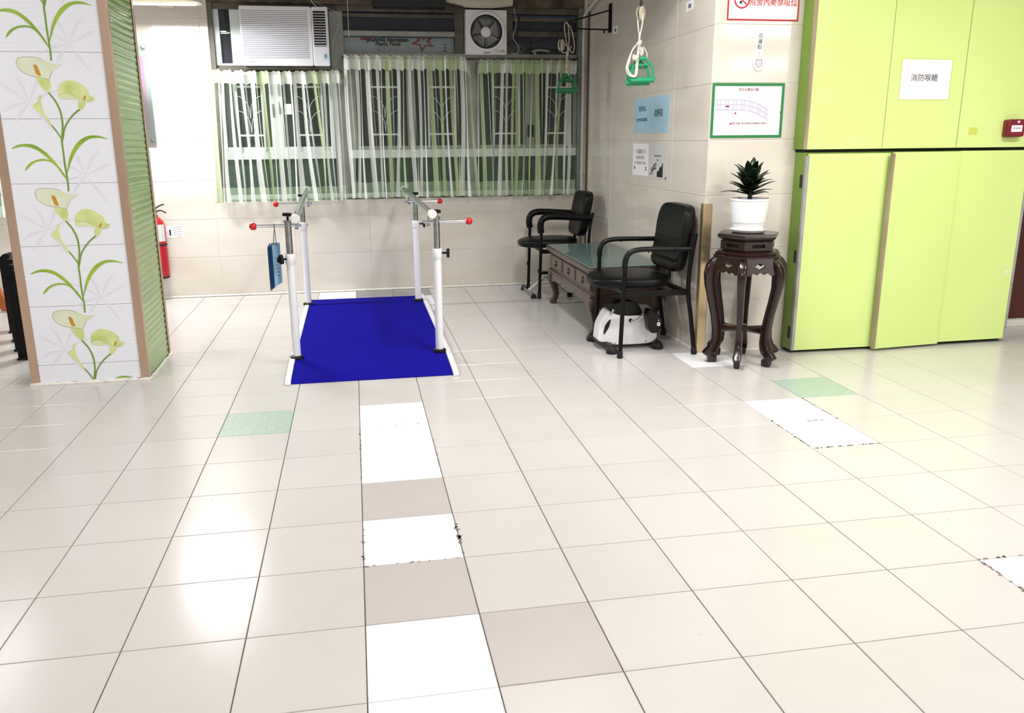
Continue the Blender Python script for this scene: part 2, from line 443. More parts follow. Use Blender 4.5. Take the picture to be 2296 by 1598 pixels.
# chipped edges of the white tiles
random.seed(3)
m = MB()
def chips(x0, y0, x1, y1, n, big=1):
    for _ in range(n):
        t = random.random(); px, py = x0+(x1-x0)*t, y0+(y1-y0)*t; r = random.uniform(.0015, .0045)*big
        px += random.uniform(-.003, .003); py += random.uniform(-.003, .003)
        k = 6; m.prism(plane_z(.0002), [(px+r*random.uniform(.6,1.4)*math.cos(2*math.pi*q/k), py+r*random.uniform(.6,1.4)*math.sin(2*math.pi*q/k)) for q in range(k)], 0, .0004)
for a in ((.0,1.2,.0,1.78,34),(.3,1.2,.3,1.62,26),(.3,.62,.3,.82,16,1.8),(0,.62,0,.86,8,1.4),(0,.6,.3,.6,16),(0,1.8,.3,1.8,8),(1.8,1.2,2.1,1.2,30,1.4),(1.8,1.2,1.8,1.55,34,1.3),(2.1,1.5,2.1,1.8,28,1.4),(1.95,1.5,2.1,1.5,14,1.2),(1.8,.05,1.8,.3,26,1.5),(1.8,.3,2.1,.3,14,1.4)): chips(*a)
for _ in range(26):
    px, py = random.uniform(-.9, 2.5), random.uniform(0, 2.6); r = random.uniform(.001, .003)
    m.prism(plane_z(.0002), [(px+r*math.cos(q), py+r*.6*math.sin(q)) for q in (0, 1.2, 2.4, 3.6, 4.8)], 0, .0004)
m.build('chipped_edges', 'chip', floor, kind='stuff')

BW, RWX, FWY = 5.12, 1.95, 2.68        # back wall, nook side wall, short front wall
WIN = (-1.0, 1.93, .752, 2.235)          # window opening x0 x1 z0 z1
W2 = (-3.9, -2.42, .70, 2.235)           # second window, hidden by the column but for a sliver
def wall(name, boxes, mat, label):
    m = MB()
    for a, b in boxes: m.box(a, b)
    return m.build(name, mat, kind='structure', label=label)
TD = .0028
wb = wall('wall_back', [((-6, BW+TD, 0), (W2[0], 5.32, CEIL)), ((W2[0], BW+TD, 0), (W2[1], 5.32, W2[2])), ((W2[1], BW+TD, 0), (WIN[0], 5.32, CEIL)),
    ((WIN[0], BW+TD, 0), (WIN[1], 5.32, WIN[2])), ((WIN[1], BW+TD, 0), (2.15, 5.32, CEIL)),
    ((W2[0], BW+.02, W2[3]), (W2[1], 5.32, CEIL))], 'wall_joint', 'beige marbled wall tiles under the curtained window')
MB().box((WIN[0], BW+.01, WIN[3]), (WIN[1], 5.32, CEIL)).build('lintel', 'plaster_dirty', wb)
wr = wall('wall_right', [((RWX+TD, FWY+TD+.012, 0), (2.12, 5.32, CEIL))], 'wall_joint', 'beige marbled tile wall behind the black chairs')
wf = wall('wall_front', [((RWX+TD+.0005, FWY+TD, 0), (3.92, 2.86, CEIL))], 'wall_joint', 'short beige tile wall behind the plant stand')
wall('wall_far_right', [((3.92, 2.98, 0), (10, 3.15, CEIL)), ((3.90, 2.86, 0), (3.96, 2.98, CEIL))], 'plaster', 'plain wall with the brown door beyond the cabinet')
wall('wall_left', [((-6.15, -10, 0), (-6, 5.32, CEIL))], 'plaster', 'plain side wall of the hall')
wall('wall_rear', [((-6.15, -10.15, 0), (10.15, -10, CEIL))], 'plaster', 'plain rear wall of the hall')
wall('wall_hall_end', [((10, -10, 0), (10.15, 3.15, CEIL))], 'plaster', 'plain end wall of the hall')
wall('ceiling', [((-6.15, -10.15, CEIL), (10.15, 5.32, CEIL+.1))], 'plaster', 'white painted ceiling of the hall')
wall('shade_beam', [((-6, 2.86, 2.2), (1.95, 3.10, CEIL))], 'plaster', 'unseen ceiling beam added to shade the upper window nook')  # unseen beam, added and sized to shade the upper nook

def wall_tiles(parent, pl, a_lo, a_hi, b_lo, b_hi, a0, b0, hole=None, tw=.6, th=.3, cols=None, mat='wall_tile'):
    g = .0013; n = 0
    ka = math.floor((a_lo-a0)/tw)
    while a0+ka*tw < a_hi:
        kb = math.floor((b_lo-b0)/th)
        while b0+kb*th < b_hi:
            x0, x1 = max(a_lo, a0+ka*tw), min(a_hi, a0+(ka+1)*tw); z0, z1 = max(b_lo, b0+kb*th), min(b_hi, b0+(kb+1)*th)
            rs = [(x0, x1, z0, z1)]
            for h in (hole or []):
                out = []
                for r in rs:
                    X0, X1, Z0, Z1 = r
                    if X1 <= h[0] or X0 >= h[1] or Z1 <= h[2] or Z0 >= h[3]: out.append(r); continue
                    if Z0 < h[2]: out.append((X0, X1, Z0, h[2]))
                    if Z1 > h[3]: out.append((X0, X1, h[3], Z1))
                    if X0 < h[0]: out.append((X0, h[0], max(Z0, h[2]), min(Z1, h[3])))
                    if X1 > h[1]: out.append((h[1], X1, max(Z0, h[2]), min(Z1, h[3])))
                rs = out
            for X0, X1, Z0, Z1 in rs:
                if X1-X0 < .015 or Z1-Z0 < .012: continue
                b = .0022; m = MB()
                p = rect(X0+g, X1-g, Z0+g, Z1-g); q = rect(X0+g+b, X1-g-b, Z0+g+b, Z1-g-b)
                m.loft([[pl(*s, -TD) for s in p], [pl(*s, -b*.6) for s in p], [pl(*s, 0) for s in q]])
                m.build('tile', mat, parent); n += 1
            kb += 1
        ka += 1
    return n
wall_tiles(wb, plane_y(BW), -3.06, RWX, 0, 2.25, -1.06, .02, hole=[W2, (WIN[0], 3, WIN[2], 4)])
wall_tiles(wr, plane_x(RWX), -BW, -FWY, 0, 2.3, -5.0, .0)
wall_tiles(wf, plane_y(FWY), RWX, 2.50, 0, 2.3, 1.95, .005)
# sealant lines along the foot of the walls
MB().tube([(-3.0, BW-.002, .004), (RWX, BW-.002, .004)], .011, 6).build('trim_1', 'caulk', kind='structure', label='white sealant line along the foot of the back wall')
MB().tube([(RWX-.002, BW-.01, .004), (RWX-.002, FWY+.01, .004)], .009, 6).build('trim_2', 'caulk', kind='structure', label='white sealant line under the chair wall')
MB().tube([(RWX+.05, FWY-.002, .004), (2.47, FWY-.002, .004)], .009, 6).build('trim_3', 'caulk', kind='structure', label='white sealant line under the short wall')

# hall lamps: real fittings with the light on their underside
def ceiling_lamp(i, x, y, z, ln, wd, along_y, watts, col):
    t = thing('ceiling_lamp', ['white batten lamp on the ceiling near the lily column','white batten lamp on the ceiling above the floor centre','white batten lamp on the ceiling before the green cabinet','white batten lamp on the ceiling right behind the viewer','white batten lamp on the ceiling left behind the viewer','white batten lamp on the ceiling far right of the hall','white batten lamp in the far rear corner of the hall','white batten lamp behind the column near the second window'][i], 'lamp', (x, y, z+.07), 'hall ceiling lamps')
    a, b = (wd/2+.02, ln/2+.02) if along_y else (ln/2+.02, wd/2+.02)
    MB().box((x-a, y-b, z+.004), (x+a, y+b, z+.068)).build('housing', 'lamp_white', t, bevel=.008)
    for s_ in (-1, 1):
        hx_, hy_ = (x, y+s_*ln*.35) if along_y else (x+s_*ln*.35, y)
        MB().tube([(hx_, hy_, z+.068), (hx_, hy_, CEIL-.0005)], .004, 6).build('hanger', 'zinc', t)
    L = bpy.data.lights.new('ceiling_lamp_light', 'AREA'); L.shape = 'RECTANGLE'; L.size = ln; L.size_y = wd; L.energy = watts; L.color = col
    o = bpy.data.objects.new('ceiling_lamp_light', L); C.objects.link(o); o.parent = t; o.location = (0, 0, -.07)
    if along_y: o.rotation_euler = (0, 0, math.pi/2)
for i, a in enumerate(HALL_LAMPS): ceiling_lamp(i, *a)
# lamp of the window nook, its rim just in view at the top edge
NX, NY, NZ = -1.27, 4.42, 2.118
t = thing('wall_lamp', 'off-white rounded lamp tray above the bare wall by the window', 'lamp', (NX, NY, NZ))
o1 = rrect(NX-.36, NX+.345, NY-.12, NY+.14, .1, 6); i1 = rrect(NX-.33, NX+.315, NY-.09, NY+.11, .075, 6)
MB().ring(plane_z(NZ), o1, i1, 0, .055).build('rim', 'cream_plastic', t, smooth=40)
MB().prism(plane_z(NZ), o1, .055, .065).build('back_plate', 'cream_plastic', t)
MB().box((NX-.05, NY+.05, NZ+.065), (NX+.05, BW-.008, NZ+.10)).build('bracket', 'cream_plastic', t)
L = bpy.data.lights.new('wall_lamp_light', 'AREA'); L.shape = 'RECTANGLE'; L.size = .56; L.size_y = .13; L.energy = NOOK_LAMP_W; L.color = (.97, .99, 1.0)
o = bpy.data.objects.new('wall_lamp_light', L); C.objects.link(o); o.parent = t; o.location = (0, 0, .014)

# ------------------------------------------------------------------ window
GY = 5.20                                   # glazing plane
win = thing('window_1', 'wide aluminium window with grilles behind striped sheer curtains', None, ((WIN[0]+WIN[1])/2, GY, WIN[2]), kind='structure')
MB().box((WIN[0], BW+.004, WIN[2]-.004), (WIN[1], 5.30, WIN[2]+.012)).build('window_sill', 'alu_dirty', win, bevel=.003)
_bk = 0
def bar(name, x0, x1, z0, z1, mat='alu_white', y0=GY-.03, y1=GY+.03):
    global _bk
    _bk += 1; e = .0007*(_bk % 7)
    return MB().box((x0, y0-e, z0), (x1, y1+e, z1)).build(name, mat, win, bevel=.002)
ZT, ZB = 1.80, .80
bar('frame_jamb', WIN[0], -.965, WIN[2], WIN[3], 'alu_dirty', BW+.01, GY+.05)
bar('frame_jamb', 1.885, WIN[1], WIN[2], WIN[3], 'alu', BW+.01, GY+.05)
bar('frame_rail', WIN[0], WIN[1], WIN[2]+.012, ZB, 'alu_white')
bar('frame_rail', -.965, 1.885, 1.077, 1.142, 'alu_white')
bar('frame_head', WIN[0], WIN[1], 2.19, WIN[3], 'alu_dirty', GY-.04, GY+.04)
bar('mullion', -.105, -.0, ZB, 2.19, 'alu')
bar('mullion', -.0, .045, ZB, 1.83, 'alu')
bar('mullion', .955, 1.04, ZB, 1.84, 'alu')
bar('frame_transom', -.965, -.105, 1.745, 1.785, 'alu_dirty')
bar('frame_transom', -.0, 1.885, 1.845, 1.885, 'alu')
def pane(x0, x1, z0, z1, mat='glass_night', y=GY): return MB().box((x0, y-.003, z0), (x1, y+.003, z1)).build('pane', mat, win)
BAYS = [(-.965, -.105, -.595, -.50, 1.745), (.045, .955, .475, .54, 1.845), (1.04, 1.885, 1.455, 1.53, 1.845)]
for x0, x1, s0, s1, zt in BAYS:
    FM = 'alu_white' if x0 < 0 else 'alu'
    bar('casement_stile', s0, s1, 1.142, zt, FM)
    bar('casement_stile', x0, x0+.03, 1.142, zt, FM); bar('casement_stile', x1-.03, x1, 1.142, zt, FM)
    for a, b in ((x0+.03, s0), (s1, x1-.03)):
        bar('casement_rail', a, b, 1.142, 1.172, FM); bar('casement_rail', a, b, zt-.03, zt, FM)
        pane(a, b, 1.172, zt-.03)
        # security grille of each casement
        g = MB(); w_ = b-a; u0, u1 = a+.26*w_, a+.82*w_; yy = GY-.045
        for uu in (u0, u1): MB().box((uu, yy-.008, 1.155), (uu+.016, yy+.008, zt-.01)).build('grille_bar', 'alu_white', win)
        for zz in (1.255, 1.62): MB().box((u0+.016, yy-.007, zz), (u1, yy+.007, zz+.014)).build('grille_bar', 'alu_white', win)
        cxx = (u0+u1+.016)/2
        for zz in (1.56, 1.45):
            for sgn in (-1, 1):
                ex = u0+.01 if sgn < 0 else u1+.006
                MB().tube(smooth_path([(ex, yy, zz), ((ex+cxx)/2+sgn*.005, yy, zz-.018), (cxx+sgn*.012, yy, zz-.075), (cxx, yy, zz-.17)], 5), .0022, 6).build('scroll', 'alu_white', win)
    pane(x0, x1, ZB, 1.077, 'glass_green_reflect')
    bar('casement_rail', (x0+x1)/2-.012, (x0+x1)/2+.012, ZB, 1.077, 'alu') if x0 < 0 else None
# casement latches seen through the voile
for x, z in ((1.475, 1.28), (1.512, 1.28), (.505, 1.62), (.505, 1.26), (-.57, 1.45), (-.53, 1.47)):
    m = MB(); m.prism(plane_y(GY-.03), rrect(x-.009, x+.009, z-.05, z+.05, .008), 0, .01); m.prism(plane_y(GY-.04), rrect(x-.006, x+.006, z-.03, z+.02, .005), 0, .014)
    m.build('latch', 'near_black' if x > 0 else 'alu', win, bevel=.002)
MB().prism(plane_y(GY-.034), rect(-.485, -.43, 1.42, 1.50), 0, .002).build('paper_patch', 'paper', win)
# upper left light beside the air conditioner
bar('frame_jamb', -.965, -.925, 1.785, 2.19, 'alu_white'); bar('frame_jamb', -.845, -.765, 1.785, 2.19, 'alu_white')
bar('frame_rail', -.925, -.845, 1.785, 1.80, 'alu_white'); pane(-.925, -.845, 1.80, 2.19)
# middle top light: louvre glass over a stored printed board
bar('frame_jamb', .873, .948, 1.885, 2.19, 'alu_dirty'); bar('louvre_bar', .0, .873, 2.012, 2.05, 'alu', GY-.035, GY)
bar('louvre_bar', .0, .873, 2.15, 2.175, 'alu_dirty', GY-.035, GY)
pane(.0, .873, 2.05, 2.15); pane(.0, .873, 1.885, 2.012, 'glass_clear', GY-.01)
# right top light
bar('frame_jamb', 1.285, 1.345, 1.885, 2.19, 'alu_dirty'); bar('louvre_bar', 1.345, 1.885, 2.02, 2.06, 'alu_dirty'); bar('louvre_bar', 1.345, 1.885, 2.135, 2.165, 'alu_dirty')
pane(1.345, 1.885, 2.06, 2.135); pane(1.345, 1.885, 1.885, 2.02); pane(.948, 1.285, 1.885, 2.19, 'glass_night', GY+.01)
m = MB(); m.tube(smooth_path([(1.50, GY-.045, 1.905), (1.56, GY-.055, 1.915), (1.64, GY-.05, 1.908)], 4), .010, 8); m.box((1.515, GY-.05, 1.872), (1.535, GY-.03, 1.91)); m.build('window_catch', 'alu', win, smooth=40)
# stored board seen through the louvres
bd = thing('panel_board', 'printed aluminium plastic panel board stored behind the louvre window', 'board', (.43, GY+.02, 1.885))
BP = plane_y(GY+.018)
MB().prism(BP, rect(.002, .872, 1.886, 2.005), -.004, 0).build('board', 'board_grey', bd)
text(bd, 'JIXIANG Aluminium', BP, .345, 1.989, .040, 'ink', bold=.0022)
text(bd, 'Plastic Panel', BP, .345, 1.958, .040, 'ink', bold=.0022)
for k in range(4): text(bd, ['• ▪▪▪▪▪▪▪▪ ▪ ▪▪▪▪▪▪▪', '• ▪▪▪▪▪▪ ▪ ▪▪▪▪▪▪', '• ▪▪▪▪▪▪ ▪ ▪▪▪▪▪', '• ▪▪▪▪▪▪ ▪ ▪▪▪▪'][k], BP, .25, 1.934-.011*k, .009, 'ink_soft', ax='LEFT')
star_o = []; star_i = []
for k in range(10):
    r = .105 if k % 2 == 0 else .047; t_ = math.radians(118+36*k)
    star_o.append((.625+r*math.cos(t_), 1.975+.8*r*math.sin(t_))); star_i.append((.625+r*.55*math.cos(t_), 1.975+.8*r*.55*math.sin(t_)))
def clipz(P, zmax): return [(a, min(b, zmax)) for a, b in P]
MB().ring(BP, clipz(star_o, 2.004), clipz(star_i, 2.004), 0, .0012).build('red_star', 'red_ink', bd)
MB().prism(BP, clipz(circ(.175, 2.0, .05, 24, .016), 2.004), 0, .001).build('red_badge', 'red_ink', bd)
for k in range(3): MB().prism(BP, [(.775, 1.955-.022*k), (.80, 1.962-.022*k), (.82, 1.955-.022*k), (.80, 1.95-.022*k)], 0, .0008).build('print_mark', 'ink', bd)

# second window (only a sliver shows left of the column)
w2 = thing('window_2', 'second curtained window mostly hidden by the lily column', None, ((W2[0]+W2[1])/2, GY, W2[2]), kind='structure')
m = MB()
for a, b, c, d in ((W2[0], W2[1], W2[2], W2[2]+.05), (W2[0], W2[1], W2[3]-.05, W2[3]), (W2[0], W2[0]+.05, W2[2]+.05, W2[3]-.05), (W2[1]-.05, W2[1], W2[2]+.05, W2[3]-.05), (-3.18, -3.12, W2[2]+.05, W2[3]-.05)): m.box((a, GY-.03, c), (b, GY+.03, d))
m.build('window_frame', 'alu_white', w2, bevel=.002)
MB().box((W2[0]+.05, GY-.003, W2[2]+.05), (-3.18, GY+.003, W2[3]-.05)).build('pane', 'glass_night', w2)
MB().box((-3.12, GY-.003, W2[2]+.05), (W2[1]-.05, GY+.003, W2[3]-.05)).build('pane', 'glass_night', w2)
# brown door at the right edge
d = thing('door_1', 'dark brown wooden door beyond the green cabinet', None, (4.75, 2.97, 0), kind='structure')
MB().box((4.12, 2.925, .05), (5.05, 2.972, 2.1)).build('door_leaf', 'door_wood', d, bevel=.003)
m = MB(); m.box((4.04, 2.915, 0), (4.115, 2.978, 2.16)); m.box((5.055, 2.915, 0), (5.13, 2.978, 2.16)); m.box((4.115, 2.915, 2.105), (5.055, 2.978, 2.16)); m.build('door_frame', 'door_wood', d, bevel=.003)
MB().box((4.115, 2.89, 0), (5.055, 2.975, .045)).build('door_sill', 'plaster', d, bevel=.003)
MB().box((3.965, 2.962, 0), (4.035, 2.978, .08)).build('baseboard_right', 'plaster', kind='structure', label='pale skirting beside the brown door')
# odd bits above the window
MB().box((.235, 5.0, 2.205), (.79, 5.125, 2.33)).build('duct_box', 'near_black', origin=(.5, 5.06, 2.2), bevel=.004, label='dark metal duct box above the louvre window', cat='duct')
MB().tube(smooth_path([(.79, 5.07, 2.29), (.95, 5.075, 2.265), (1.15, 5.075, 2.262), (1.32, 5.08, 2.28)], 5), [.035]*5+[.045]*11, 12).build('wrapped_duct', 'ivory', origin=(1.05, 5.07, 2.26), smooth=60, label='lumpy beige wrapped pipe above the exhaust fan', cat='duct')
# ================================================================== curtains
def curtain(name, x0, x1, ztop, zbot, y0, seed, label, folds, drift, sag=None, nu=360, nv=36, fill=1.75):
    rnd = random.Random(seed)
    ph = [rnd.uniform(0, 6.28) for _ in range(8)]; w_ = x1-x0; cloth = w_*fill
    pts = []; uvs = []
    for j in range(nv+1):
        v = j/nv; row = []
        for i in range(nu+1):
            s = i/nu; t = s*folds*2*math.pi
            # pleats tight at the tape, opening irregularly below
            k = 1-v
            warp = .011*math.sin(s*17+ph[0])+.008*math.sin(s*31+ph[1])
            x = x0 + w_*(s + warp*.35)
            x += (.010*math.sin(t+ph[2]) + k*(.014*math.sin(t*.5+ph[3]+1.1*math.sin(3*k+ph[6])) + .010*math.sin(t*.31+2.6*k+ph[4])))
            x += drift(s, k) + k*(.016*math.sin(s*13+ph[1]*2)+.012*math.sin(s*23+ph[4]*3)+.006*math.sin(s*41+ph[0])*math.sin(3*k))
            y = y0 - .010 - .020*(1+math.sin(t+ph[5]+.4*math.sin(5*s+4*k)+.5*math.sin(t*.5))) - k*.010*(1+math.sin(t*.5+ph[3]+1.5*k))
            zt = ztop + .006*math.sin(t*1.02+ph[7]) + .004*math.sin(t*3+ph[2]); zb = zbot + .004*math.sin(t*.5+ph[1])
            if sag: dz = sag(s); zt += dz
            z = zb + (zt-zb)*v
            row.append((x, y, z)); uvs.append((s*cloth+seed*3.1, v))
        pts.append(row)
    m = MB().grid(pts); m.uv = uvs
    o = m.build(name, 'voile', origin=((x0+x1)/2, y0, zbot), smooth=180, label=label, cat='curtain', group='sheer striped window curtains')
    return o
CY = 5.085
curtain('curtain', -1.0, -.02, 1.745, .752, CY-.005, 1, 'pale green striped sheer curtain under the air conditioner', 11, lambda s, k: k*(.03*(s-.4)+ .02*math.sin(3*s)), lambda s: -.012*math.sin(s*3.1))
curtain('curtain', -.008, .985, 1.855, .766, CY, 2, 'striped sheer curtain under the louvre window and star board', 12, lambda s, k: k*.05*max(0, s-.55)*2, lambda s: (-.07*max(0, s-.955)/.045))
curtain('curtain', 1.03, 1.845, 1.832, .762, CY, 3, 'striped sheer curtain between the fan and the pipe', 11, lambda s, k: k*(-.035*s), lambda s: (-.05*max(0, .05-s)/.05))
curtain('curtain', -3.75, -2.46, 2.05, .68, CY, 4, 'striped sheer curtain showing as a sliver left of the column', 12, lambda s, k: 0, nu=200)
def rod(x0, x1, z, label):
    t = thing('curtain_rod', label, 'rod', ((x0+x1)/2, CY-.015, z), 'dark curtain rods')
    MB().tube([(x0, CY+.004, z), (x1, CY+.004, z)], .006, 10).build('pole', 'bronze_dark', t, smooth=40)
    for x in (x0, x1):
        MB().sphere((x, CY+.004, z), .014, 12, 8).build('finial', 'near_black', t, smooth=60)
        MB().box((x+(.012 if x == x0 else -.022), CY+.0, z-.008), (x+(.022 if x == x0 else -.012), GY-.032, z+.004)).build('bracket', 'near_black', t)
rod(-.985, -.04, 1.737, 'thin dark curtain rod below the air conditioner')
rod(-.005, 1.86, 1.842, 'thin dark curtain rod below the fan and louvres')
rod(-3.8, -2.45, 2.05, 'thin dark curtain rod behind the lily column')

# ================================================================== air conditioner
AY = 5.02
ac = thing('air_conditioner', 'white window air conditioner with slatted grille above the left curtain', 'air conditioner', (-.43, AY+.1, 1.775))
MB().box((-.745, AY+.025, 1.785), (-.118, GY+.12, 2.19)).build('casing', 'alu_white', ac, bevel=.006)
AP = plane_y(AY)
MB().prism(AP, rrect(-.755, -.232, 1.772, 2.197, .012), -.024, 0).build('front_panel', 'white_plastic', ac, bevel=.004)
MB().prism(AP, rrect(-.230, -.108, 1.772, 2.197, .012), -.024, 0).build('control_panel', 'white_plastic', ac, bevel=.004)
m = MB()
for k in range(26):
    z = 1.828 + k*.0134
    m.box((-.742, AY-.0008, z), (-.262, AY+.006, z+.0034))
m.build('grille_slots', 'ink_soft', ac, kind='stuff')
m = MB()
for k in range(26):
    z = 1.8318 + k*.0134
    m.add([(-.742, AY-.001, z), (-.262, AY-.001, z), (-.262, AY-.004, z+.0085), (-.742, AY-.004, z+.0085), (-.742, AY+.002, z+.0098), (-.262, AY+.002, z+.0098)], [(0,1,2,3),(3,2,5,4)])
m.build('grille_slats', 'white_plastic', ac, kind='stuff')
MB().prism(AP, rrect(-.222, -.126, 1.912, 2.168, .006), .0002, .001).build('outlet', 'dark', ac)
MB().ring(AP, rrect(-.224, -.122, 1.908, 2.172, .008), rrect(-.219, -.127, 1.913, 2.167, .006), 0, .005).build('outlet_frame', 'white_plastic', ac)
for k in range(13):
    z = 1.922 + k*.019
    MB().add([(-.219, AY-.001, z), (-.127, AY-.001, z), (-.127, AY-.008, z-.0042), (-.219, AY-.008, z-.0042), (-.219, AY-.003, z+.0024), (-.127, AY-.003, z+.0024)], [(0,1,2,3),(3,2,5,4)]).build('louvre', 'white_plastic', ac)
MB().prism(AP, rrect(-.222, -.114, 1.802, 1.905, .014), 0, .0025).build('flap', 'white_plastic', ac, bevel=.001)
MB().prism(AP, rect(-.157, -.121, 1.818, 1.868), .0025, .0032).build('number_sticker', 'sticker_blue', ac)
text(ac, '8', AP, -.139, 1.843, .038, 'ink', c=.0034)
MB().prism(AP, rect(-.705, -.662, 1.797, 1.8015), .0, .0005).build('maker_mark', 'ink_soft', ac)
MB().box((-.75, AY+.03, 1.752), (-.11, GY+.05, 1.771)).build('support_ledge', 'alu_dirty', ac, bevel=.004)

# ================================================================== exhaust fan
FY = 5.095; FP = plane_y(FY); FCX, FCZ = 1.118, 2.045
fan = thing('exhaust_fan', 'square white exhaust fan with dark round opening in the window', 'fan', (FCX, FY+.02, 1.872))
sq = [(FCX+.165*math.cos(t)/max(abs(math.cos(t)), abs(math.sin(t))), FCZ-.005+.168*math.sin(t)/max(abs(math.cos(t)), abs(math.sin(t)))) for t in [2*math.pi*i/48 for i in range(48)]]
MB().ring(FP, sq, circ(FCX, FCZ, .128, 48), -.10, 0).build('plate', 'white_plastic', fan, bevel=.003)
MB().ring(FP, circ(FCX, FCZ, .150, 48), circ(FCX, FCZ, .128, 48), 0, .010).build('outer_ring', 'white_plastic', fan, bevel=.004)
MB().ring(FP, circ(FCX, FCZ, .128, 48), circ(FCX, FCZ, .119, 48), -.03, .004).build('black_ring', 'dark', fan)
MB().prism(FP, circ(FCX, FCZ, .127, 40), -.095, -.09).build('back_shutter', 'fan_blade', fan)
for k in range(5):
    t0 = 2*math.pi*k/5+.3; pts = []
    for (r, dt, dz) in ((.03, -.58, -.055), (.07, -.62, -.06), (.116, -.60, -.06), (.116, .50, -.035), (.07, .50, -.03), (.03, .45, -.03)):
        pts.append(FP(FCX+r*math.cos(t0+dt), FCZ+r*math.sin(t0+dt), dz))
    MB().add(pts, [(0,1,4,5),(1,2,3,4)]).add([p+Vector((0,.003,0)) for p in pts], [(5,4,1,0),(4,3,2,1)]).build('blade', 'fan_blade', fan)
MB().lathe([(.0005,.0),(.041,0),(.041,.012),(.034,.02),(.0005,.022)], (FCX, FY+.035, FCZ), 24, 'y').build('hub', 'white_plastic', fan, smooth=40)
MB().prism(FP, rrect(FCX-.055, FCX+.055, 1.882, 1.892, .003), 0, .006).build('tray_lip', 'white_plastic', fan)
MB().prism(FP, rect(FCX-.024, FCX+.024, 1.8835, 1.8885), .006, .0066).build('maker_mark', 'ink', fan)
MB().prism(FP, rect(1.19, 1.276, 1.884, 1.912), .0, .0008).build('sticker', 'paper_grey', fan)
text(fan, '35', FP, 1.248, 1.902, .022, 'ink', c=.001)
# cables round the fan and the pull cord
def cord(name, pts, r, mt, label, org, k=6):
    MB().tube(smooth_path(pts, k), r, 6).build(name, mt, origin=org, smooth=60, label=label, cat='cable')
cord('fan_cable', [(1.29, 5.09, 1.95), (1.335, 5.08, 1.99), (1.375, 5.075, 2.06), (1.38, 5.08, 2.13), (1.378, 5.09, 2.17)], .0065, 'near_black', 'dark flex curving from the exhaust fan to the frame', (1.33, 5.08, 1.95))
cord('thin_wire', [(1.33, 5.05, 2.22), (1.35, 5.045, 2.1), (1.325, 5.05, 2.0), (1.37, 5.05, 1.93), (1.36, 5.055, 1.885), (1.31, 5.06, 1.88)], .0025, 'cable_white', 'thin white wire looping beside the exhaust fan', (1.34, 5.08, 1.9))
cord('pull_cord', [(.045, 5.06, 2.30), (.043, 5.06, 2.15), (.042, 5.06, 1.99)], .0028, 'cable_white', 'straight white pull cord before the louvre window', (.043, 5.06, 1.99))
cord('slack_wire', [(-.20, 5.05, 2.24), (-.14, 5.06, 2.21), (-.05, 5.08, 2.17), (-.02, 5.085, 2.11), (-.06, 5.085, 2.0), (-.09, 5.09, 1.93)], .002, 'cable_white', 'slack thin wire between air conditioner and louvre window', (-.1, 5.07, 1.95))
cord('corner_wire', [(-.235, 5.03, 2.28), (-.22, 5.03, 2.235), (-.20, 5.03, 2.21), (-.185, 5.03, 2.205)], .004, 'cable_white', 'short white cable above the air conditioner', (-.21, 5.03, 2.21))

# pipes in the corner
p = thing('corner_pipe', 'white painted pipe running down the corner beside the window', 'pipe', (1.915, 5.085, 0))
MB().tube([(1.915, 5.085, .002), (1.915, 5.085, 2.10)] + smooth_path([(1.915, 5.085, 2.14), (1.917, 5.07, 2.175), (1.92, 5.0, 2.20), (1.922, 4.5, 2.30), (1.925, 4.0, 2.40)], 5), .0135, 12).build('pipe', 'pipe_white', p, smooth=50)
for z in (.93, 1.72, 2.0, .42):
    m = MB(); m.tube([(1.915, 5.085, z-.006), (1.915, 5.085, z+.006)], .0165, 12); m.box((1.92, 5.08, z-.005), (1.9495, 5.09, z+.005)); m.build('pipe_clip', 'pipe_white', p, smooth=40)
MB().box((1.938, 5.03, .0), (1.9495, 5.055, 2.25)).build('brown_conduit', 'pipe_brown', origin=(1.944, 5.04, 0), label='narrow brown conduit strip beside the corner pipe', cat='conduit')
# ================================================================== pulleys with ropes and green handles
def handle_on(parent, c, rt, name, mt, w_=.062, h_=.115, tilt=0.0):
    """stirrup handle hanging from c; rt = direction of its bar"""
    c = Vector(c); r = Vector(rt).normalized(); u = Vector((0, 0, 1)); n = r.cross(u); u = (u + n*tilt).normalized()
    fr = [(-.018, 0), (-.028, -.012), (-.042, -.022), (-w_*.93, -.05), (-w_, -h_*.80), (-w_, -h_)]
    P = [c+r*a+u*b for a, b in fr] + [c-r*a+u*b for a, b in fr[::-1]]
    o = MB().tube(smooth_path(P, 4), .0075, 8).build(name, mt, parent, smooth=60)
    MB().tube([c-r*(w_+.006)+u*(-h_), c+r*(w_+.006)+u*(-h_)], .016, 12).build('grip', mt, o, smooth=50)
    m = MB(); m.tube([c-r*.022+u*.004, c+r*.022+u*.004], .011, 8); m.tube([c-r*.04+u*(-.03), c+r*.04+u*(-.03)], .006, 8); m.build('yoke', mt, o, smooth=50)
    return o
def rope(parent, pts, mt, r=.0042, k=6): return MB().tube(smooth_path(pts, k), r, 8).build('rope', mt, parent, smooth=60)
def knot(parent, c, mt, s=.014, seed=0):
    rn = random.Random(seed); m = MB(); P = []
    for k in range(14): P.append(Vector(c)+Vector((rn.uniform(-s, s), rn.uniform(-s, s), rn.uniform(-s*1.2, s*1.2))))
    m.tube(smooth_path(P, 4), .0042, 6); return m.build('knot', mt, parent, smooth=60)
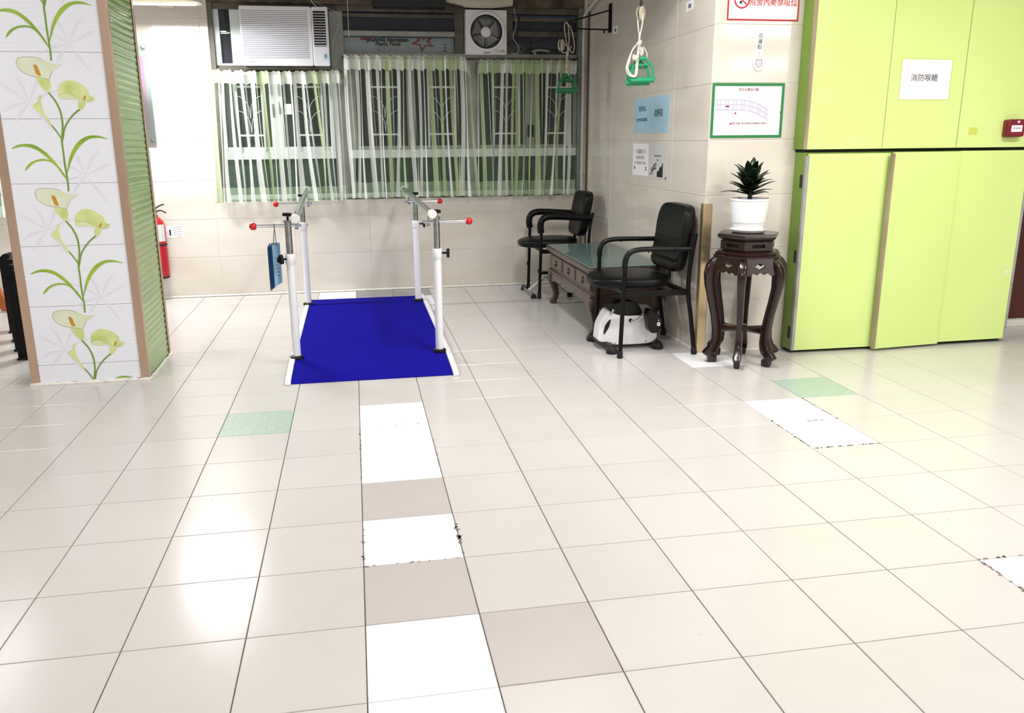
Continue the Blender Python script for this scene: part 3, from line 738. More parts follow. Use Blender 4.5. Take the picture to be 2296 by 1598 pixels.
def pulley_block(parent, c, ax):
    c = Vector(c); a = Vector(ax).normalized()
    for s in (-1, 1):
        u = a.cross(Vector((0, 0, 1))).normalized(); prof = []
        m = MB(); secs = []
        for (rr, hh) in ((.0005, .018), (.030, .017), (.036, .012), (.036, .006), (.0005, .006)):
            secs.append([c+a*s*hh+u*rr*.86*math.cos(2*math.pi*k/24)+Vector((0,0,1))*rr*1.12*math.sin(2*math.pi*k/24) for k in range(24)])
        if s < 0: secs = secs[::-1]
        m.loft(secs).build('cheek', 'ivory', parent, smooth=40)
    secs = [[c+a*hh+a.cross(Vector((0,0,1))).normalized()*.022*math.cos(2*math.pi*k/20)+Vector((0,0,1))*.022*math.sin(2*math.pi*k/20) for k in range(20)] for hh in (-.006, .006)]
    MB().loft(secs).build('wheel', 'near_black', parent, smooth=40)
# near pulley
px, py = 1.70, 3.135
pn = thing('rope_pulley', 'near rope pulley with coiled white rope and green handles by the blue notices', 'pulley', (px, py, 1.9), 'shoulder exercise pulleys')
AX = (.62, -.78, 0)
pulley_block(pn, (px, py, 1.915), AX)
MB().tube([(px, py, 1.952), (px, py, 2.05)], .006, 8).build('hook', 'near_black', pn, smooth=40)
MB().tube([(px, py, 1.96), (px, py, 1.985)], .009, 8).build('swivel', 'near_black', pn, smooth=40)
R_ = Vector((.985, -.17, 0)); O = Vector((px, py, 0))
def rp(a, b, c=0): return O + R_*a + Vector((0, 0, b)) + Vector((-.17, -.985, 0))*c
rope(pn, [rp(.010, 1.915, .02), rp(.008, 1.86, .015), rp(-.002, 1.80, .012), rp(-.006, 1.765, .01)], 'rope')
rope(pn, [rp(-.018, 1.90, .0), rp(-.014, 1.85, .0), rp(-.006, 1.80, .0), rp(-.005, 1.765, .0)], 'rope')
for d_, e_ in ((0, 0), (.008, .006)):
    rope(pn, [rp(-.012, 1.752, .015), rp(-.045, 1.715, .02), rp(-.070+d_, 1.65, .02), rp(-.078+d_, 1.61+e_, .02), rp(-.062+d_, 1.578+e_, .02), rp(-.032, 1.566+e_, .02), rp(-.016-d_, 1.585, .02), rp(-.012-d_, 1.65, .02), rp(-.008, 1.75, .015)], 'rope', k=7)
knot(pn, rp(-.012, 1.755, .015), 'rope', .017, 4); knot(pn, rp(.010, 1.715, 0), 'rope', .012, 5); knot(pn, rp(.012, 1.695, 0), 'rope', .012, 6); knot(pn, rp(-.032, 1.672, .03), 'rope', .013, 8)
rope(pn, [rp(.0, 1.745), rp(.01, 1.715), rp(.012, 1.685), rp(.014, 1.662)], 'rope')
rope(pn, [rp(.02, 1.735), rp(.034, 1.715), rp(.044, 1.69), rp(.042, 1.668)], 'rope', .003)
handle_on(pn, rp(.02, 1.665, .0), R_, 'green_handle', 'green_plastic')
handle_on(pn, rp(.0, 1.652, -.035), R_*.9+Vector((0, -.35, 0)), 'green_handle', 'green_plastic', tilt=.1)
bk = thing('pulley_bracket', 'black bracket above the frame holding the near rope pulley', 'bracket', (RWX, py, 2.03), 'black pulley brackets')
m = MB(); m.box((RWX-.012, py-.02, 2.0), (RWX-.0002, py+.02, 2.22)); m.tube([(RWX-.01, py, 2.05), (px-.01, py, 2.05)], .006, 8); m.tube([(RWX-.01, py, 2.20), (px-.01, py, 2.055)], .006, 8); m.build('frame', 'black_metal', bk)
# far pulley on its black bracket
qx, qy = 1.63, 4.485
bk = thing('pulley_bracket', 'black triangular wall bracket reaching out beside the window', 'bracket', (RWX, qy, 1.98), 'black pulley brackets')
MB().box((RWX-.014, qy-.022, 1.975), (RWX-.0002, qy+.022, 2.175)).build('wall_plate', 'black_metal', bk, bevel=.003)
MB().tube([(RWX-.012, qy, 2.13), (qx+.0, qy, 2.045)], .0055, 8).build('stay', 'black_metal', bk, smooth=40)
m = MB(); m.tube([(RWX-.012, qy, 1.995), (qx, qy, 2.0)], .0055, 8); m.tube([(RWX-.05, qy, 1.995), (RWX-.05, qy, 1.97)], .006, 8); m.build('arm', 'black_metal', bk, smooth=40)
pf = thing('rope_pulley', 'far rope pulley with old rope and dark green handle before the curtain', 'pulley', (qx-.01, qy, 1.9), 'shoulder exercise pulleys')
pulley_block(pf, (qx-.055, qy, 1.885), (.8, -.6, 0))
MB().tube(smooth_path([(qx, qy, 2.0), (qx-.02, qy, 1.985), (qx-.035, qy, 1.96), (qx-.045, qy, 1.92)], 4), .006, 8).build('hook', 'near_black', pf, smooth=40)
Q = Vector((qx, qy, 0)); 
def rq(a, b, c=0): return Q + Vector((a, -c, b))
rope(pf, [rq(-.01, 1.80), rq(-.012, 1.87, .01), rq(-.032, 1.97, .01), rq(-.035, 2.02, .012), rq(-.022, 2.04, .012), rq(-.008, 2.02, .012), rq(.0, 1.92, .012), rq(-.004, 1.83, .01), rq(-.01, 1.80)], 'rope_old', .0038)
rope(pf, [rq(-.02, 2.035, .014), rq(.012, 2.0, .014), rq(.035, 1.92, .014), rq(.04, 1.87, .012), rq(.03, 1.83, .01), rq(-.004, 1.862, .012), rq(-.03, 1.895, .012)], 'rope_old', .0038)
rope(pf, [rq(-.055, 1.855), rq(-.05, 1.836, .01), rq(-.03, 1.83, .01), rq(-.008, 1.845, .01), rq(.02, 1.875, .01)], 'rope_old', .0038)
rope(pf, [rq(-.012, 1.83), rq(-.012, 1.78), rq(-.010, 1.74)], 'rope_old', .006)
for k in range(5): knot(pf, rq(-.008, 1.75-.017*k), 'rope_old', .011, 20+k)
handle_on(pf, rq(-.005, 1.672), Vector((1, -.05, 0)), 'green_handle', 'green_plastic_old', .066, .105)
handle_on(pf, rq(-.012, 1.66, -.03), Vector((1, .2, 0)), 'green_handle', 'green_plastic_old', .06, .10)
# ================================================================== lily column
CX0, CX1, CYF, CYB = -1.665, -1.095, 2.76, 3.285
col = thing('tiled_column', 'square column with white calla lily tiles and green ribbed side', 'column', ((CX0+CX1)/2, (CYF+CYB)/2, 0))
MB().box((CX0+.012, CYF+.012, 0), (CX1-.012, CYB-.012, CEIL)).build('core', 'grout', col)
def ribbed(pl, a0, a1, b0, b1, pitch, amp, phase=0, wob=0):
    nz = max(8, int((b1-b0)/pitch*8)); pts = []; na = 8
    for j in range(nz+1):
        b = b0+(b1-b0)*j/nz; row = []
        for i in range(na+1):
            a = a0+(a1-a0)*i/na
            ph = 2*math.pi*(b/pitch)+phase+wob*math.sin(9*a+3*b)
            row.append(pl(a, b, amp*(abs(math.sin(ph/2))-1)))
        pts.append(row)
    m = MB().grid(pts)
    m.add([pl(a0, b0, -.010), pl(a1, b0, -.010), pl(a1, b1, -.010), pl(a0, b1, -.010)], [(3, 2, 1, 0)])
    return m
CF = plane_y(CYF+.001)
zj = [0.012, .106, .413, .720, 1.028, 1.336, 1.643, 1.95, 2.257, 2.564, CEIL-.002]
for k in range(len(zj)-1):
    ribbed(CF, -1.6276, -1.1324, zj[k]+.0008, zj[k+1]-.0008, .0195, .0004).build('tile', 'white_rib', col, smooth=40)
CR = lambda a, b, c: Vector((CX1-.001+c, a, b))       # right side, faces +x
for k in range(len(zj)-1):
    ribbed(CR, CYF+.032, CYB-.032, zj[k]+.0008, zj[k+1]-.0008, .034, .0034, wob=.5).build('tile', 'green_tile', col, smooth=60)
CL = lambda a, b, c: Vector((CX0+.001-c, -a, b))
for k in range(len(zj)-1):
    ribbed(CL, -CYB+.032, -CYF-.032, zj[k]+.0008, zj[k+1]-.0008, .034, .006).build('tile', 'green_tile', col, smooth=60)
CB = lambda a, b, c: Vector((-a, CYB-.001+c, b))
for k in range(len(zj)-1):
    ribbed(CB, 1.142, 1.622, zj[k]+.0008, zj[k+1]-.0008, .0195, .0012).build('tile', 'white_rib', col, smooth=60)
def corner(x, y, sx, sy, name='corner_trim'):
    m = MB(); w1 = .041; d1 = .034; t_ = .0045
    m.box((x, y, 0.004), (x+sx*w1, y+sy*t_, CEIL-.001)); m.box((x, y+sy*t_, 0.004), (x+sx*t_, y+sy*d1, CEIL-.001))
    return m.build(name, 'bronze', col, bevel=.0012)
corner(CX0-.004, CYF-.004, 1, 1); corner(CX1+.004, CYF-.004, -1, 1); corner(CX1+.004, CYB+.004, -1, -1); corner(CX0-.004, CYB+.004, 1, -1)
# rough mortar around the foot
random.seed(11); m = MB(); P = []
for a, b in (((CX0-.006, CYF-.006), (CX1+.006, CYF-.006)), ((CX1+.006, CYF-.006), (CX1+.006, CYB+.006)), ((CX1+.006, CYB+.006), (CX0-.006, CYB+.006)), ((CX0-.006, CYB+.006), (CX0-.006, CYF-.006))):
    for k in range(22): t_ = k/22; P.append((a[0]+(b[0]-a[0])*t_+random.uniform(-.003, .003), a[1]+(b[1]-a[1])*t_+random.uniform(-.003, .003), .004))
m.tube(P, [random.uniform(.007, .013) for _ in P], 7, closed=True); m.build('mortar_foot', 'caulk', col, smooth=60)
LILY = {'spathe': [(-0.2223, 0.9817), (-0.2121, 0.9991), (-0.1777, 1.0049), (-0.135, 1.0028), (-0.1056, 0.9925), (-0.0764, 0.9788), (-0.0461, 0.9736), (-0.0224, 0.9745), (-0.0418, 0.9585), (-0.062, 0.9457), (-0.0765, 0.9296), (-0.0895, 0.9002), (-0.0982, 0.905), (-0.1222, 0.9108), (-0.1584, 0.9182), (-0.1878, 0.9287), (-0.2101, 0.9456), (-0.2209, 0.9654)], 'cone': [(-0.1469, 0.9114), (-0.1224, 0.9095), (-0.0926, 0.9003), (-0.0836, 0.8835), (-0.0883, 0.8604), (-0.0999, 0.8428), (-0.1113, 0.851), (-0.1273, 0.8713), (-0.1402, 0.8915)], 'spadix': [(-0.1501, 0.9672), (-0.1423, 0.9703), (-0.1338, 0.9649), (-0.1273, 0.9438), (-0.1222, 0.9207), (-0.1304, 0.9196), (-0.1417, 0.9277), (-0.1471, 0.9475)], 'spathe2': [(-0.0562, 0.843), (-0.055, 0.8629), (-0.0419, 0.8825), (-0.0183, 0.8966), (0.007, 0.8993), (0.0373, 0.8906), (0.0635, 0.8733), (0.08, 0.8529), (0.084, 0.8327), (0.1018, 0.8222), (0.1036, 0.8107), (0.0898, 0.801), (0.0643, 0.7996), (0.0336, 0.8072), (0.0028, 0.8127), (-0.0286, 0.8136), (-0.0531, 0.8176), (-0.0579, 0.8297)], 'lip2': [(-0.0565, 0.831), (-0.0314, 0.841), (-0.0068, 0.8377), (0.0226, 0.8209), (0.0493, 0.8068), (0.0807, 0.8046), (0.1015, 0.8202), (0.1036, 0.8107), (0.0898, 0.801), (0.0643, 0.7996), (0.0336, 0.8072), (0.0028, 0.8127), (-0.0286, 0.8136), (-0.0531, 0.8176)], 'cone2': [(0.0319, 0.8039), (0.061, 0.7984), (0.0556, 0.7797), (0.0445, 0.7665), (0.0315, 0.7635), (0.0264, 0.7738)], 'spadix2': [(0.0578, 0.8253), (0.0666, 0.8298), (0.0626, 0.8118), (0.0527, 0.8087)], 'bud': [(-0.1388, 0.8305), (-0.1315, 0.825), (-0.1363, 0.8118), (-0.1398, 0.7985), (-0.1348, 0.7649), (-0.1258, 0.7378), (-0.1105, 0.7104), (-0.1037, 0.6899), (-0.1129, 0.6915), (-0.1284, 0.7177), (-0.144, 0.7417), (-0.1663, 0.7625), (-0.1761, 0.7728), (-0.1721, 0.7894), (-0.1553, 0.7989), (-0.1474, 0.8121)], 'leafA': [(-0.3013, 0.5813), (-0.2754, 0.5974), (-0.237, 0.6048), (-0.2, 0.6001), (-0.1708, 0.5833), (-0.1424, 0.5583), (-0.1153, 0.5228), (-0.0888, 0.4802), (-0.0735, 0.4483), (-0.0706, 0.4307), (-0.0799, 0.4485), (-0.101, 0.4842), (-0.1283, 0.5199), (-0.1563, 0.5485), (-0.1846, 0.5736), (-0.2203, 0.5885), (-0.2575, 0.5913)], 'leafB': [(-0.254, 0.4766), (-0.2414, 0.5003), (-0.2168, 0.5199), (-0.1838, 0.531), (-0.1522, 0.5312), (-0.122, 0.5196), (-0.0997, 0.4945), (-0.0846, 0.4627), (-0.0736, 0.4378), (-0.0907, 0.4643), (-0.1092, 0.4949), (-0.1319, 0.5166), (-0.1596, 0.5232), (-0.1915, 0.5203), (-0.2186, 0.5062), (-0.2401, 0.4864)], 'leafC': [(-0.0663, 0.4549), (-0.0561, 0.4963), (-0.0435, 0.5373), (-0.0226, 0.5779), (0.0038, 0.6113), (0.0316, 0.6309), (0.0648, 0.6414), (0.1031, 0.6401), (0.1462, 0.6235), (0.1083, 0.6296), (0.0696, 0.6282), (0.0427, 0.6168), (0.0144, 0.5937), (-0.0115, 0.5637), (-0.0356, 0.5232), (-0.0534, 0.4823)], 'stem': [(-0.0998, 0.8441), (-0.0737, 0.8034), (-0.0577, 0.756), (-0.0549, 0.7019), (-0.06, 0.6613), (-0.0682, 0.6207), (-0.0686, 0.5658), (-0.0691, 0.5106), (-0.0672, 0.448), (-0.0663, 0.413), (-0.0685, 0.3745)], 'stemR': [(0.0318, 0.7655), (0.0003, 0.7408), (-0.029, 0.7078), (-0.0488, 0.6745), (-0.0602, 0.6341), (-0.0671, 0.6138)], 'stemB': [(-0.1091, 0.6968), (-0.0905, 0.6691), (-0.0751, 0.6414), (-0.0677, 0.6241)]}
CXL = -1.30
def clip_poly(P, zmin, zmax):
    for lim, sgn in ((zmin, 1), (zmax, -1)):
        out = []
        for i in range(len(P)):
            a, b = P[i-1], P[i]; da, db = sgn*(a[1]-lim), sgn*(b[1]-lim)
            if da*db < 0: t_ = da/(da-db); out.append((a[0]+(b[0]-a[0])*t_, lim))
            if db >= 0: out.append(b)
        P = out
        if len(P) < 3: return None
    return P
def stripe_poly(P, w0, w1):
    Q = smooth_path([(a, b, 0) for a, b in P], 5); L_, R2 = [], []
    for i, q in enumerate(Q):
        t_ = (Q[min(i+1, len(Q)-1)]-Q[max(i-1, 0)]).normalized(); n_ = Vector((-t_.y, t_.x, 0)); w_ = w0+(w1-w0)*i/(len(Q)-1)
        L_.append(q+n_*w_); R2.append(q-n_*w_)
    return [(p.x, p.y) for p in L_] + [(p.x, p.y) for p in R2[::-1]]
def printed(name, P, mt, dz, lev, par=col):
    P = [(a+CXL, b+dz) for a, b in P]; P = clip_poly(P, .018, CEIL-.02)
    if P: return MB().prism(CF, P, .0003, .0005+.00022*lev).build(name, mt, par)
for dz in (-.6145, 0, .6145, 1.229):
    s_ = {k: smooth2(v, 3) if k not in ('stem', 'stemR', 'stemB') else v for k, v in LILY.items()}
    for k in range(2):          # faint grey ghost sprays of the print
        for ang, ln in ((20, .20), (60, .17), (110, .15), (150, .19), (200, .16), (235, .15), (300, .18)):
            cx, cz = ((-.19, .80), (.02, .45))[k]; t_ = math.radians(ang)
            printed('ghost_leaf', [(cx, cz), (cx+ln*.5*math.cos(t_)-.007*math.sin(t_), cz+ln*.5*math.sin(t_)+.007*math.cos(t_)+.012), (min(.15, max(-.315, cx+ln*math.cos(t_))), cz+ln*math.sin(t_)*.9), (cx+ln*.5*math.cos(t_)+.007*math.sin(t_), cz+ln*.5*math.sin(t_)-.007*math.cos(t_)+.012)], 'ghost_print', dz, 0)
    printed('stem_print', stripe_poly(LILY['stem'], .0042, .0042), 'stem_print', dz, 1)
    printed('stem_print', stripe_poly(LILY['stemR'], .0042, .003), 'stem_print', dz, 2)
    printed('stem_print', stripe_poly(LILY['stemB'], .0036, .003), 'stem_print', dz, 2.4)
    for k, lv in (('leafA', 2), ('leafB', 3), ('leafC', 2.5)): printed('leaf_print', s_[k], 'leaf_print', dz, lv)
    for k, mt, lv in (('spathe', 'lily_white', 2), ('cone', 'lily_green', 3), ('spadix', 'spadix_print', 4), ('spathe2', 'lily_green', 2), ('lip2', 'lily_lip', 3), ('cone2', 'lily_green', 3), ('spadix2', 'spadix_print', 4), ('bud', 'lily_green', 3)):
        printed('lily_print', s_[k], mt, dz, lv)
    for k in ('spathe',):
        q = s_[k]; printed('lily_outline', stripe_poly(q[int(len(q)*.52):]+q[:int(len(q)*.25)], .0009, .0012), 'lily_line', dz, 3)
    printed('lily_outline', stripe_poly(LILY['lip2'][:7], .0007, .0007), 'lily_line', dz, 4)

# ================================================================== behind the column
fe = thing('fire_extinguisher', 'red fire extinguisher on the wall behind the lily column', 'extinguisher', (-1.515, 5.045, .2))
EX, EY = -1.505, 5.04
MB().lathe([(.0005,.19),(.062,.19),(.066,.20),(.067,.24),(.067,.58),(.060,.615),(.040,.645),(.022,.655),(.022,.67),(.0005,.67)], (EX, EY, 0), 32).build('cylinder', 'red_paint', fe, smooth=45)
MB().lathe([(.0005,.178),(.060,.178),(.065,.184),(.065,.194),(.0005,.194)], (EX, EY, 0), 32).build('foot_ring', 'near_black', fe, smooth=40)
MB().lathe([(.0675,.435),(.0688,.437),(.0688,.45),(.0675,.452)], (EX, EY, 0), 32).build('strap', 'near_black', fe, smooth=30)
MB().lathe([(.0005,.67),(.018,.67),(.018,.71),(.0005,.71)], (EX, EY, 0), 16).build('valve', 'zinc', fe, smooth=40)
MB().tube(smooth_path([(EX, EY, .71), (EX+.03, EY, .735), (EX+.075, EY, .752)], 4), .0055, 8).build('lever', 'near_black', fe, smooth=50)
MB().tube(smooth_path([(EX, EY, .69), (EX+.045, EY, .705), (EX+.085, EY, .685)], 4), .0055, 8).build('carry_handle', 'near_black', fe, smooth=50)
m = MB()
secs = [[Vector((EX+.0675*math.cos(t_), EY-.0675*math.sin(t_), z)) for t_ in [math.radians(18+8*k) for k in range(10)]] for z in (.47, .60)]
m.loft(secs, caps=False, closed=False); m.build('label', 'paper_grey', fe)
MB().tube(smooth_path([(EX-.01, EY-.02, .685), (EX-.06, EY-.075, .64), (EX-.055, EY-.085, .45), (EX-.03, EY-.08, .38)], 6), .008, 8).build('hose', 'near_black', fe, smooth=50)
MB().box((EX-.02, EY+.066, .44), (EX+.02, BW-.0002, .47)).build('wall_hook', 'near_black', fe)
WP = plane_y(BW)
cd = thing('extinguisher_card', 'small white instruction card on the wall right of the fire extinguisher', 'card', (-1.37, BW-.001, .49))
MB().prism(WP, rect(-1.452, -1.318, .482, .580), .0002, .0016).build('card', 'paper', cd)
for k in range(9):
    a = -1.395 if k % 2 else -1.372
    MB().prism(WP, rect(a, a+(.02 if k % 2 else .038), .49+.0095*k, .4935+.0095*k), .0016, .0019).build('print_line', 'ink_soft', cd)
MB().prism(WP, rrect(-1.428, -1.416, .50, .548, .005), .0016, .0019).build('print_picture', 'ink', cd)
# clear acrylic holder with the pink sheet
ah = thing('acrylic_holder', 'clear acrylic notice holder with pink sheet beside the column', 'notice holder', (-1.55, BW-.02, 1.2))
MB().prism(WP, rect(-1.98, -1.445, 1.205, 1.935), .018, .022).build('front_sheet', 'acrylic', ah)
MB().prism(WP, rect(-1.95, -1.487, 1.31, 1.845), .0135, .0148).build('pink_sheet', 'pink_sheet', ah)
for x in (-1.475, -1.955):
    for z in (1.235, 1.905): MB().lathe([(.0005,0),(.009,0),(.009,.024),(.012,.024),(.012,.03),(.0005,.031)], (x, BW-.0002, z), 16, 'y').build('standoff', 'zinc', ah, smooth=40)
# stacked black things and the leaning timber at the far left
for k, (x, y) in enumerate(((-2.235, 4.07), (-2.115, 3.80), (-2.005, 3.54), (-1.905, 3.315))):
    t = thing('black_stand', ['farthest black post of the row behind the column, with cut top corner', 'second farthest black post of the row behind the column', 'second nearest black post of the row behind the column', 'nearest black post of the row, touching the column edge'][k], 'post', (x, y, 0), 'row of black posts behind the column')
    pf_ = plane_y(y); h = .525
    MB().prism(pf_, [(x-.033, .012), (x+.035, .012), (x+.035, h), (x+.0, h), (x-.033, h-.028)], -.10, 0).build('post', 'near_black' if k == 9 else 'black_metal', t, bevel=.004)
    MB().box((x-.04, y-.006, 0), (x+.04, y+.106, .012)).build('foot_plate', 'black_rubber', t, bevel=.003)
lt = MB(); PT = plane_tilt((-2.555, 4.78, 0), (1, 0, 0), (-.34, 0, .94), (0, -1, 0))
lt.prism(PT, rect(-.03, .035, .012, 1.0), -.045, 0).build('leaning_timber', 'oak', origin=(-2.54, 4.8, 0), bevel=.004, label='orange brown wooden leg slanting at the far left edge', cat='timber')

# ================================================================== notices on the walls
RP = plane_x(RWX); FPn = plane_y(FWY)
def notice(name, label, cat, pl, a0, a1, b0, b1, mt, org, group=None, th=.0012, curl=0):
    t = thing(name, label, cat, org, group)
    MB().prism(pl, rect(a0, a1, b0, b1), .0002, th).build('sheet', mt, t); return t
n1 = notice('blue_notice', 'left light blue notice reading 復康用品 on the tiled wall', 'notice', RP, -3.905, -3.605, 1.254, 1.472, 'blue_paper', (RWX, 3.755, 1.254), 'blue wall notices')
text(n1, '復康用品', RP, -3.745, 1.405, .036, 'ink', c=.0013, bold=.0002); text(n1, '如需使用請通知職員', RP, -3.75, 1.335, .0235, 'ink', c=.0013, bold=.0001)
n2 = notice('blue_notice', 'right light blue notice reading 復康區 on the tiled wall', 'notice', RP, -3.603, -3.268, 1.250, 1.476, 'blue_paper', (RWX, 3.435, 1.25), 'blue wall notices', .0016)
text(n2, '復康區', RP, -3.445, 1.37, .050, 'ink', c=.0018, bold=.0003)
n3 = notice('white_notice', 'white reminder notice with stars below the blue notices', 'notice', RP, -3.905, -3.60, .972, 1.182, 'paper', (RWX, 3.75, .972))
text(n3, '☆ 溫馨提示 ☆', RP, -3.752, 1.128, .031, 'ink', c=.0013); text(n3, '復康器材需要在', RP, -3.758, 1.089, .024, 'ink_soft', c=.0013); text(n3, '家人或職員陪同下使用', RP, -3.755, 1.053, .022, 'ink_soft', c=.0013)
MB().prism(RP, circ(-3.865, 1.02, .012, 14, .012), .0012, .0016).build('red_figure', 'crimson', n3)
MB().prism(RP, [(-3.66, 1.0), (-3.645, 1.02), (-3.65, 1.035), (-3.63, 1.03), (-3.635, 1.01)], .0012, .0016).build('dark_figure', 'ink', n3)
n4 = notice('machine_notice', 'grey laminated notice with black machine pictures beside the reminder', 'notice', RP, -3.595, -3.272, .965, 1.183, 'paper_grey', (RWX, 3.435, .965), th=.0016)
MB().prism(RP, [(-3.435, .975), (-3.335, .975), (-3.335, 1.06), (-3.345, 1.065), (-3.36, 1.04), (-3.39, 1.038), (-3.40, 1.015), (-3.435, 1.01)], .0016, .002).build('machine_picture', 'ink', n4)
for P in (((-3.56, .985), (-3.50, 1.03), (-3.52, .985)), ((-3.53, 1.015), (-3.45, 1.03)), ((-3.52, 1.035), (-3.54, 1.02)), ((-3.50, 1.03), (-3.47, 1.06), (-3.45, 1.06), (-3.46, 1.04)), ((-3.50, 1.05), (-3.46, 1.025))):
    MB().tube([RP(a, b, .002) for a, b in P], .003, 5).build('machine_picture', 'ink', n4)
MB().prism(RP, rect(-3.49, -3.37, 1.102, 1.112), .0016, .0019).build('print_line', 'ink_soft', n4); MB().prism(RP, rect(-3.45, -3.41, 1.076, 1.084), .0016, .0019).build('print_line', 'ink_soft', n4)
MB().prism(RP, [(-3.30, .967), (-3.274, .967), (-3.274, .987)], .0016, .0022).build('torn_corner', 'ink', n4)
for lb, a, b in (('small white square sticker beside the black bracket', -4.374, 1.981), ('small white square sticker high on the wall near its end', -3.024, 1.945)):
    t = thing('wall_sticker', lb, 'sticker', (RWX, -a, b), 'small white wall stickers')
    MB().prism(RP, rect(a-.055, a+.055, b-.026, b+.026), .0002, .001).build('sticker', 'paper', t)
    MB().prism(RP, rect(a-.02, a+.02, b-.012, b+.010), .001, .0013).build('print_block', 'ink_soft', t)
# no smoking sign, cut by the top of the picture
ns = thing('no_smoking_sign', 'white no smoking sign with red border at the top edge', 'sign', (2.22, FWY-.002, 1.822))
MB().prism(FPn, rect(2.016, 2.424, 1.823, 2.11), .0002, .0025).build('board', 'red_ink', ns); MB().prism(FPn, rect(2.024, 2.416, 1.831, 2.102), .0025, .0031).build('face', 'paper', ns)
text(ns, '院舍內嚴禁吸煙', FPn, 2.275, 1.913, .0395, 'red_ink', c=.0033, bold=.0003)
MB().ring(FPn, circ(2.095, 1.925, .044, 40), circ(2.095, 1.925, .036, 40), .0031, .0038).build('red_circle', 'red_ink', ns)
MB().prism(FPn, [(2.068, 1.952), (2.063, 1.947), (2.122, 1.898), (2.127, 1.903)], .0032, .0036).build('red_bar', 'red_ink', ns)
MB().prism(FPn, [(2.078, 1.915), (2.092, 1.905), (2.116, 1.945), (2.104, 1.953)], .0031, .0033).build('cigarette', 'paper_grey', ns)
MB().prism(FPn, [(2.080, 1.912), (2.090, 1.903), (2.098, 1.914), (2.087, 1.922)], .0033, .0035).build('cigarette_tip', 'ink', ns)
# patrol point
pp = thing('patrol_label', 'narrow white label reading 巡邏點 1 on the short wall', 'label', (2.214, FWY-.001, 1.643))
PT = plane_tilt((2.2135, FWY, 1.705), (.9995, 0, .03), (.04, 0, 1), (0, -1, 0))
MB().prism(PT, rect(-.021, .021, -.061, .061), .0002, .0016).build('strip', 'paper', pp)
for k, ch in enumerate(('巡', '邏', '點', '1')): text(pp, ch, PT, 0, (.042, .012, -.016, -.047)[k], .027 if k < 3 else .018, 'ink', c=.0018)
sh = thing('shield_tag', 'white shield shaped patrol tag under the patrol label', 'tag', (2.21, FWY-.003, 1.565))
shp = [(-.032, .030), (-.02, .036), (.02, .036), (.032, .030), (.033, -.006), (.02, -.026), (.002, -.038), (-.002, -.038), (-.02, -.026), (-.033, -.006)]
MB().prism(FPn, [(2.211+a, 1.603+b) for a, b in shp], .0002, .007).build('body', 'white_plastic', sh, bevel=.002)
for s0, s1 in ((.62, .55), (.46, .41)): MB().ring(FPn, [(2.211+a*s0, 1.606+b*s0) for a, b in shp][::-1], [(2.211+a*s1, 1.606+b*s1) for a, b in shp][::-1], .007, .0074).build('emblem_line', 'ink_soft', sh)
MB().ring(FPn, circ(2.211, 1.608, .008, 16), circ(2.211, 1.608, .0062, 16), .007, .0074).build('emblem_mark', 'ink_soft', sh)
# escape plan in its green frame
ep = thing('escape_plan', 'escape plan in a green frame above the plant', 'notice', (2.16, FWY-.002, 1.217))
MB().ring(FPn, rect(1.956, 2.375, 1.217, 1.504), rect(1.970, 2.361, 1.231, 1.490), .0002, .004).build('frame', 'green_frame', ep)
MB().prism(FPn, rect(1.969, 2.362, 1.230, 1.491), .0002, .0016).build('sheet', 'paper', ep)
MB().prism(FPn, [(2.376, 1.352), (2.366, 1.358), (2.358, 1.352), (2.362, 1.366), (2.362, 1.338), (2.358, 1.35), (2.366, 1.344)], .0016, .0042).build('frame_notch', 'green_frame', ep)
text(ep, '逃生位置指示圖', FPn, 2.165, 1.470, .0165, 'crimson', c=.0018, bold=.0001); text(ep, '集合地點: 富亞美道368號建源大廈地下', FPn, 2.185, 1.293, .0125, 'crimson', c=.0018)
for a, b in ((2.096, 1.347), (2.071, 1.291)): MB().prism(FPn, circ(a, b, .0055, 16), .0016, .002).build('red_dot', 'red_ink', ep)
arc = lambda u, off: (1.975+.31*u, 1.395 - .055*max(0, u-.45)**2*3.2 + off)
MB().prism(FPn, [arc(k/20, .034) for k in range(21)] + [arc(k/20, -.036) for k in range(20, -1, -1)], .0016, .0018).build('plan_tint', 'plan_blue', ep)
m = MB()
for off in (.022, -.003, -.03): m.tube([FPn(*arc(k/20, off), .0019) for k in range(21)], .0006, 4)
for k in range(21):
    if k % 3: m.tube([FPn(*arc(k/20, -.03), .0019), FPn(*arc(k/20, .022), .0019)], .0005, 4)
m.build('plan_lines', 'ink_soft', ep, kind='stuff')
MB().prism(FPn, rect(2.036, 2.058, 1.380, 1.387), .0018, .0022).build('plan_mark', 'crimson', ep)
# brass corner guard
m = MB(); m.box((RWX-.010, FWY-.006, .012), (RWX+.040, FWY-.0002, .862)); m.box((RWX-.010, FWY-.0002, .012), (RWX-.0062, FWY+.035, .862))
m.build('corner_guard', 'gold', origin=(RWX, FWY, 0), bevel=.0012, label='gold metal corner guard between the near chair and plant stand', cat='corner guard')

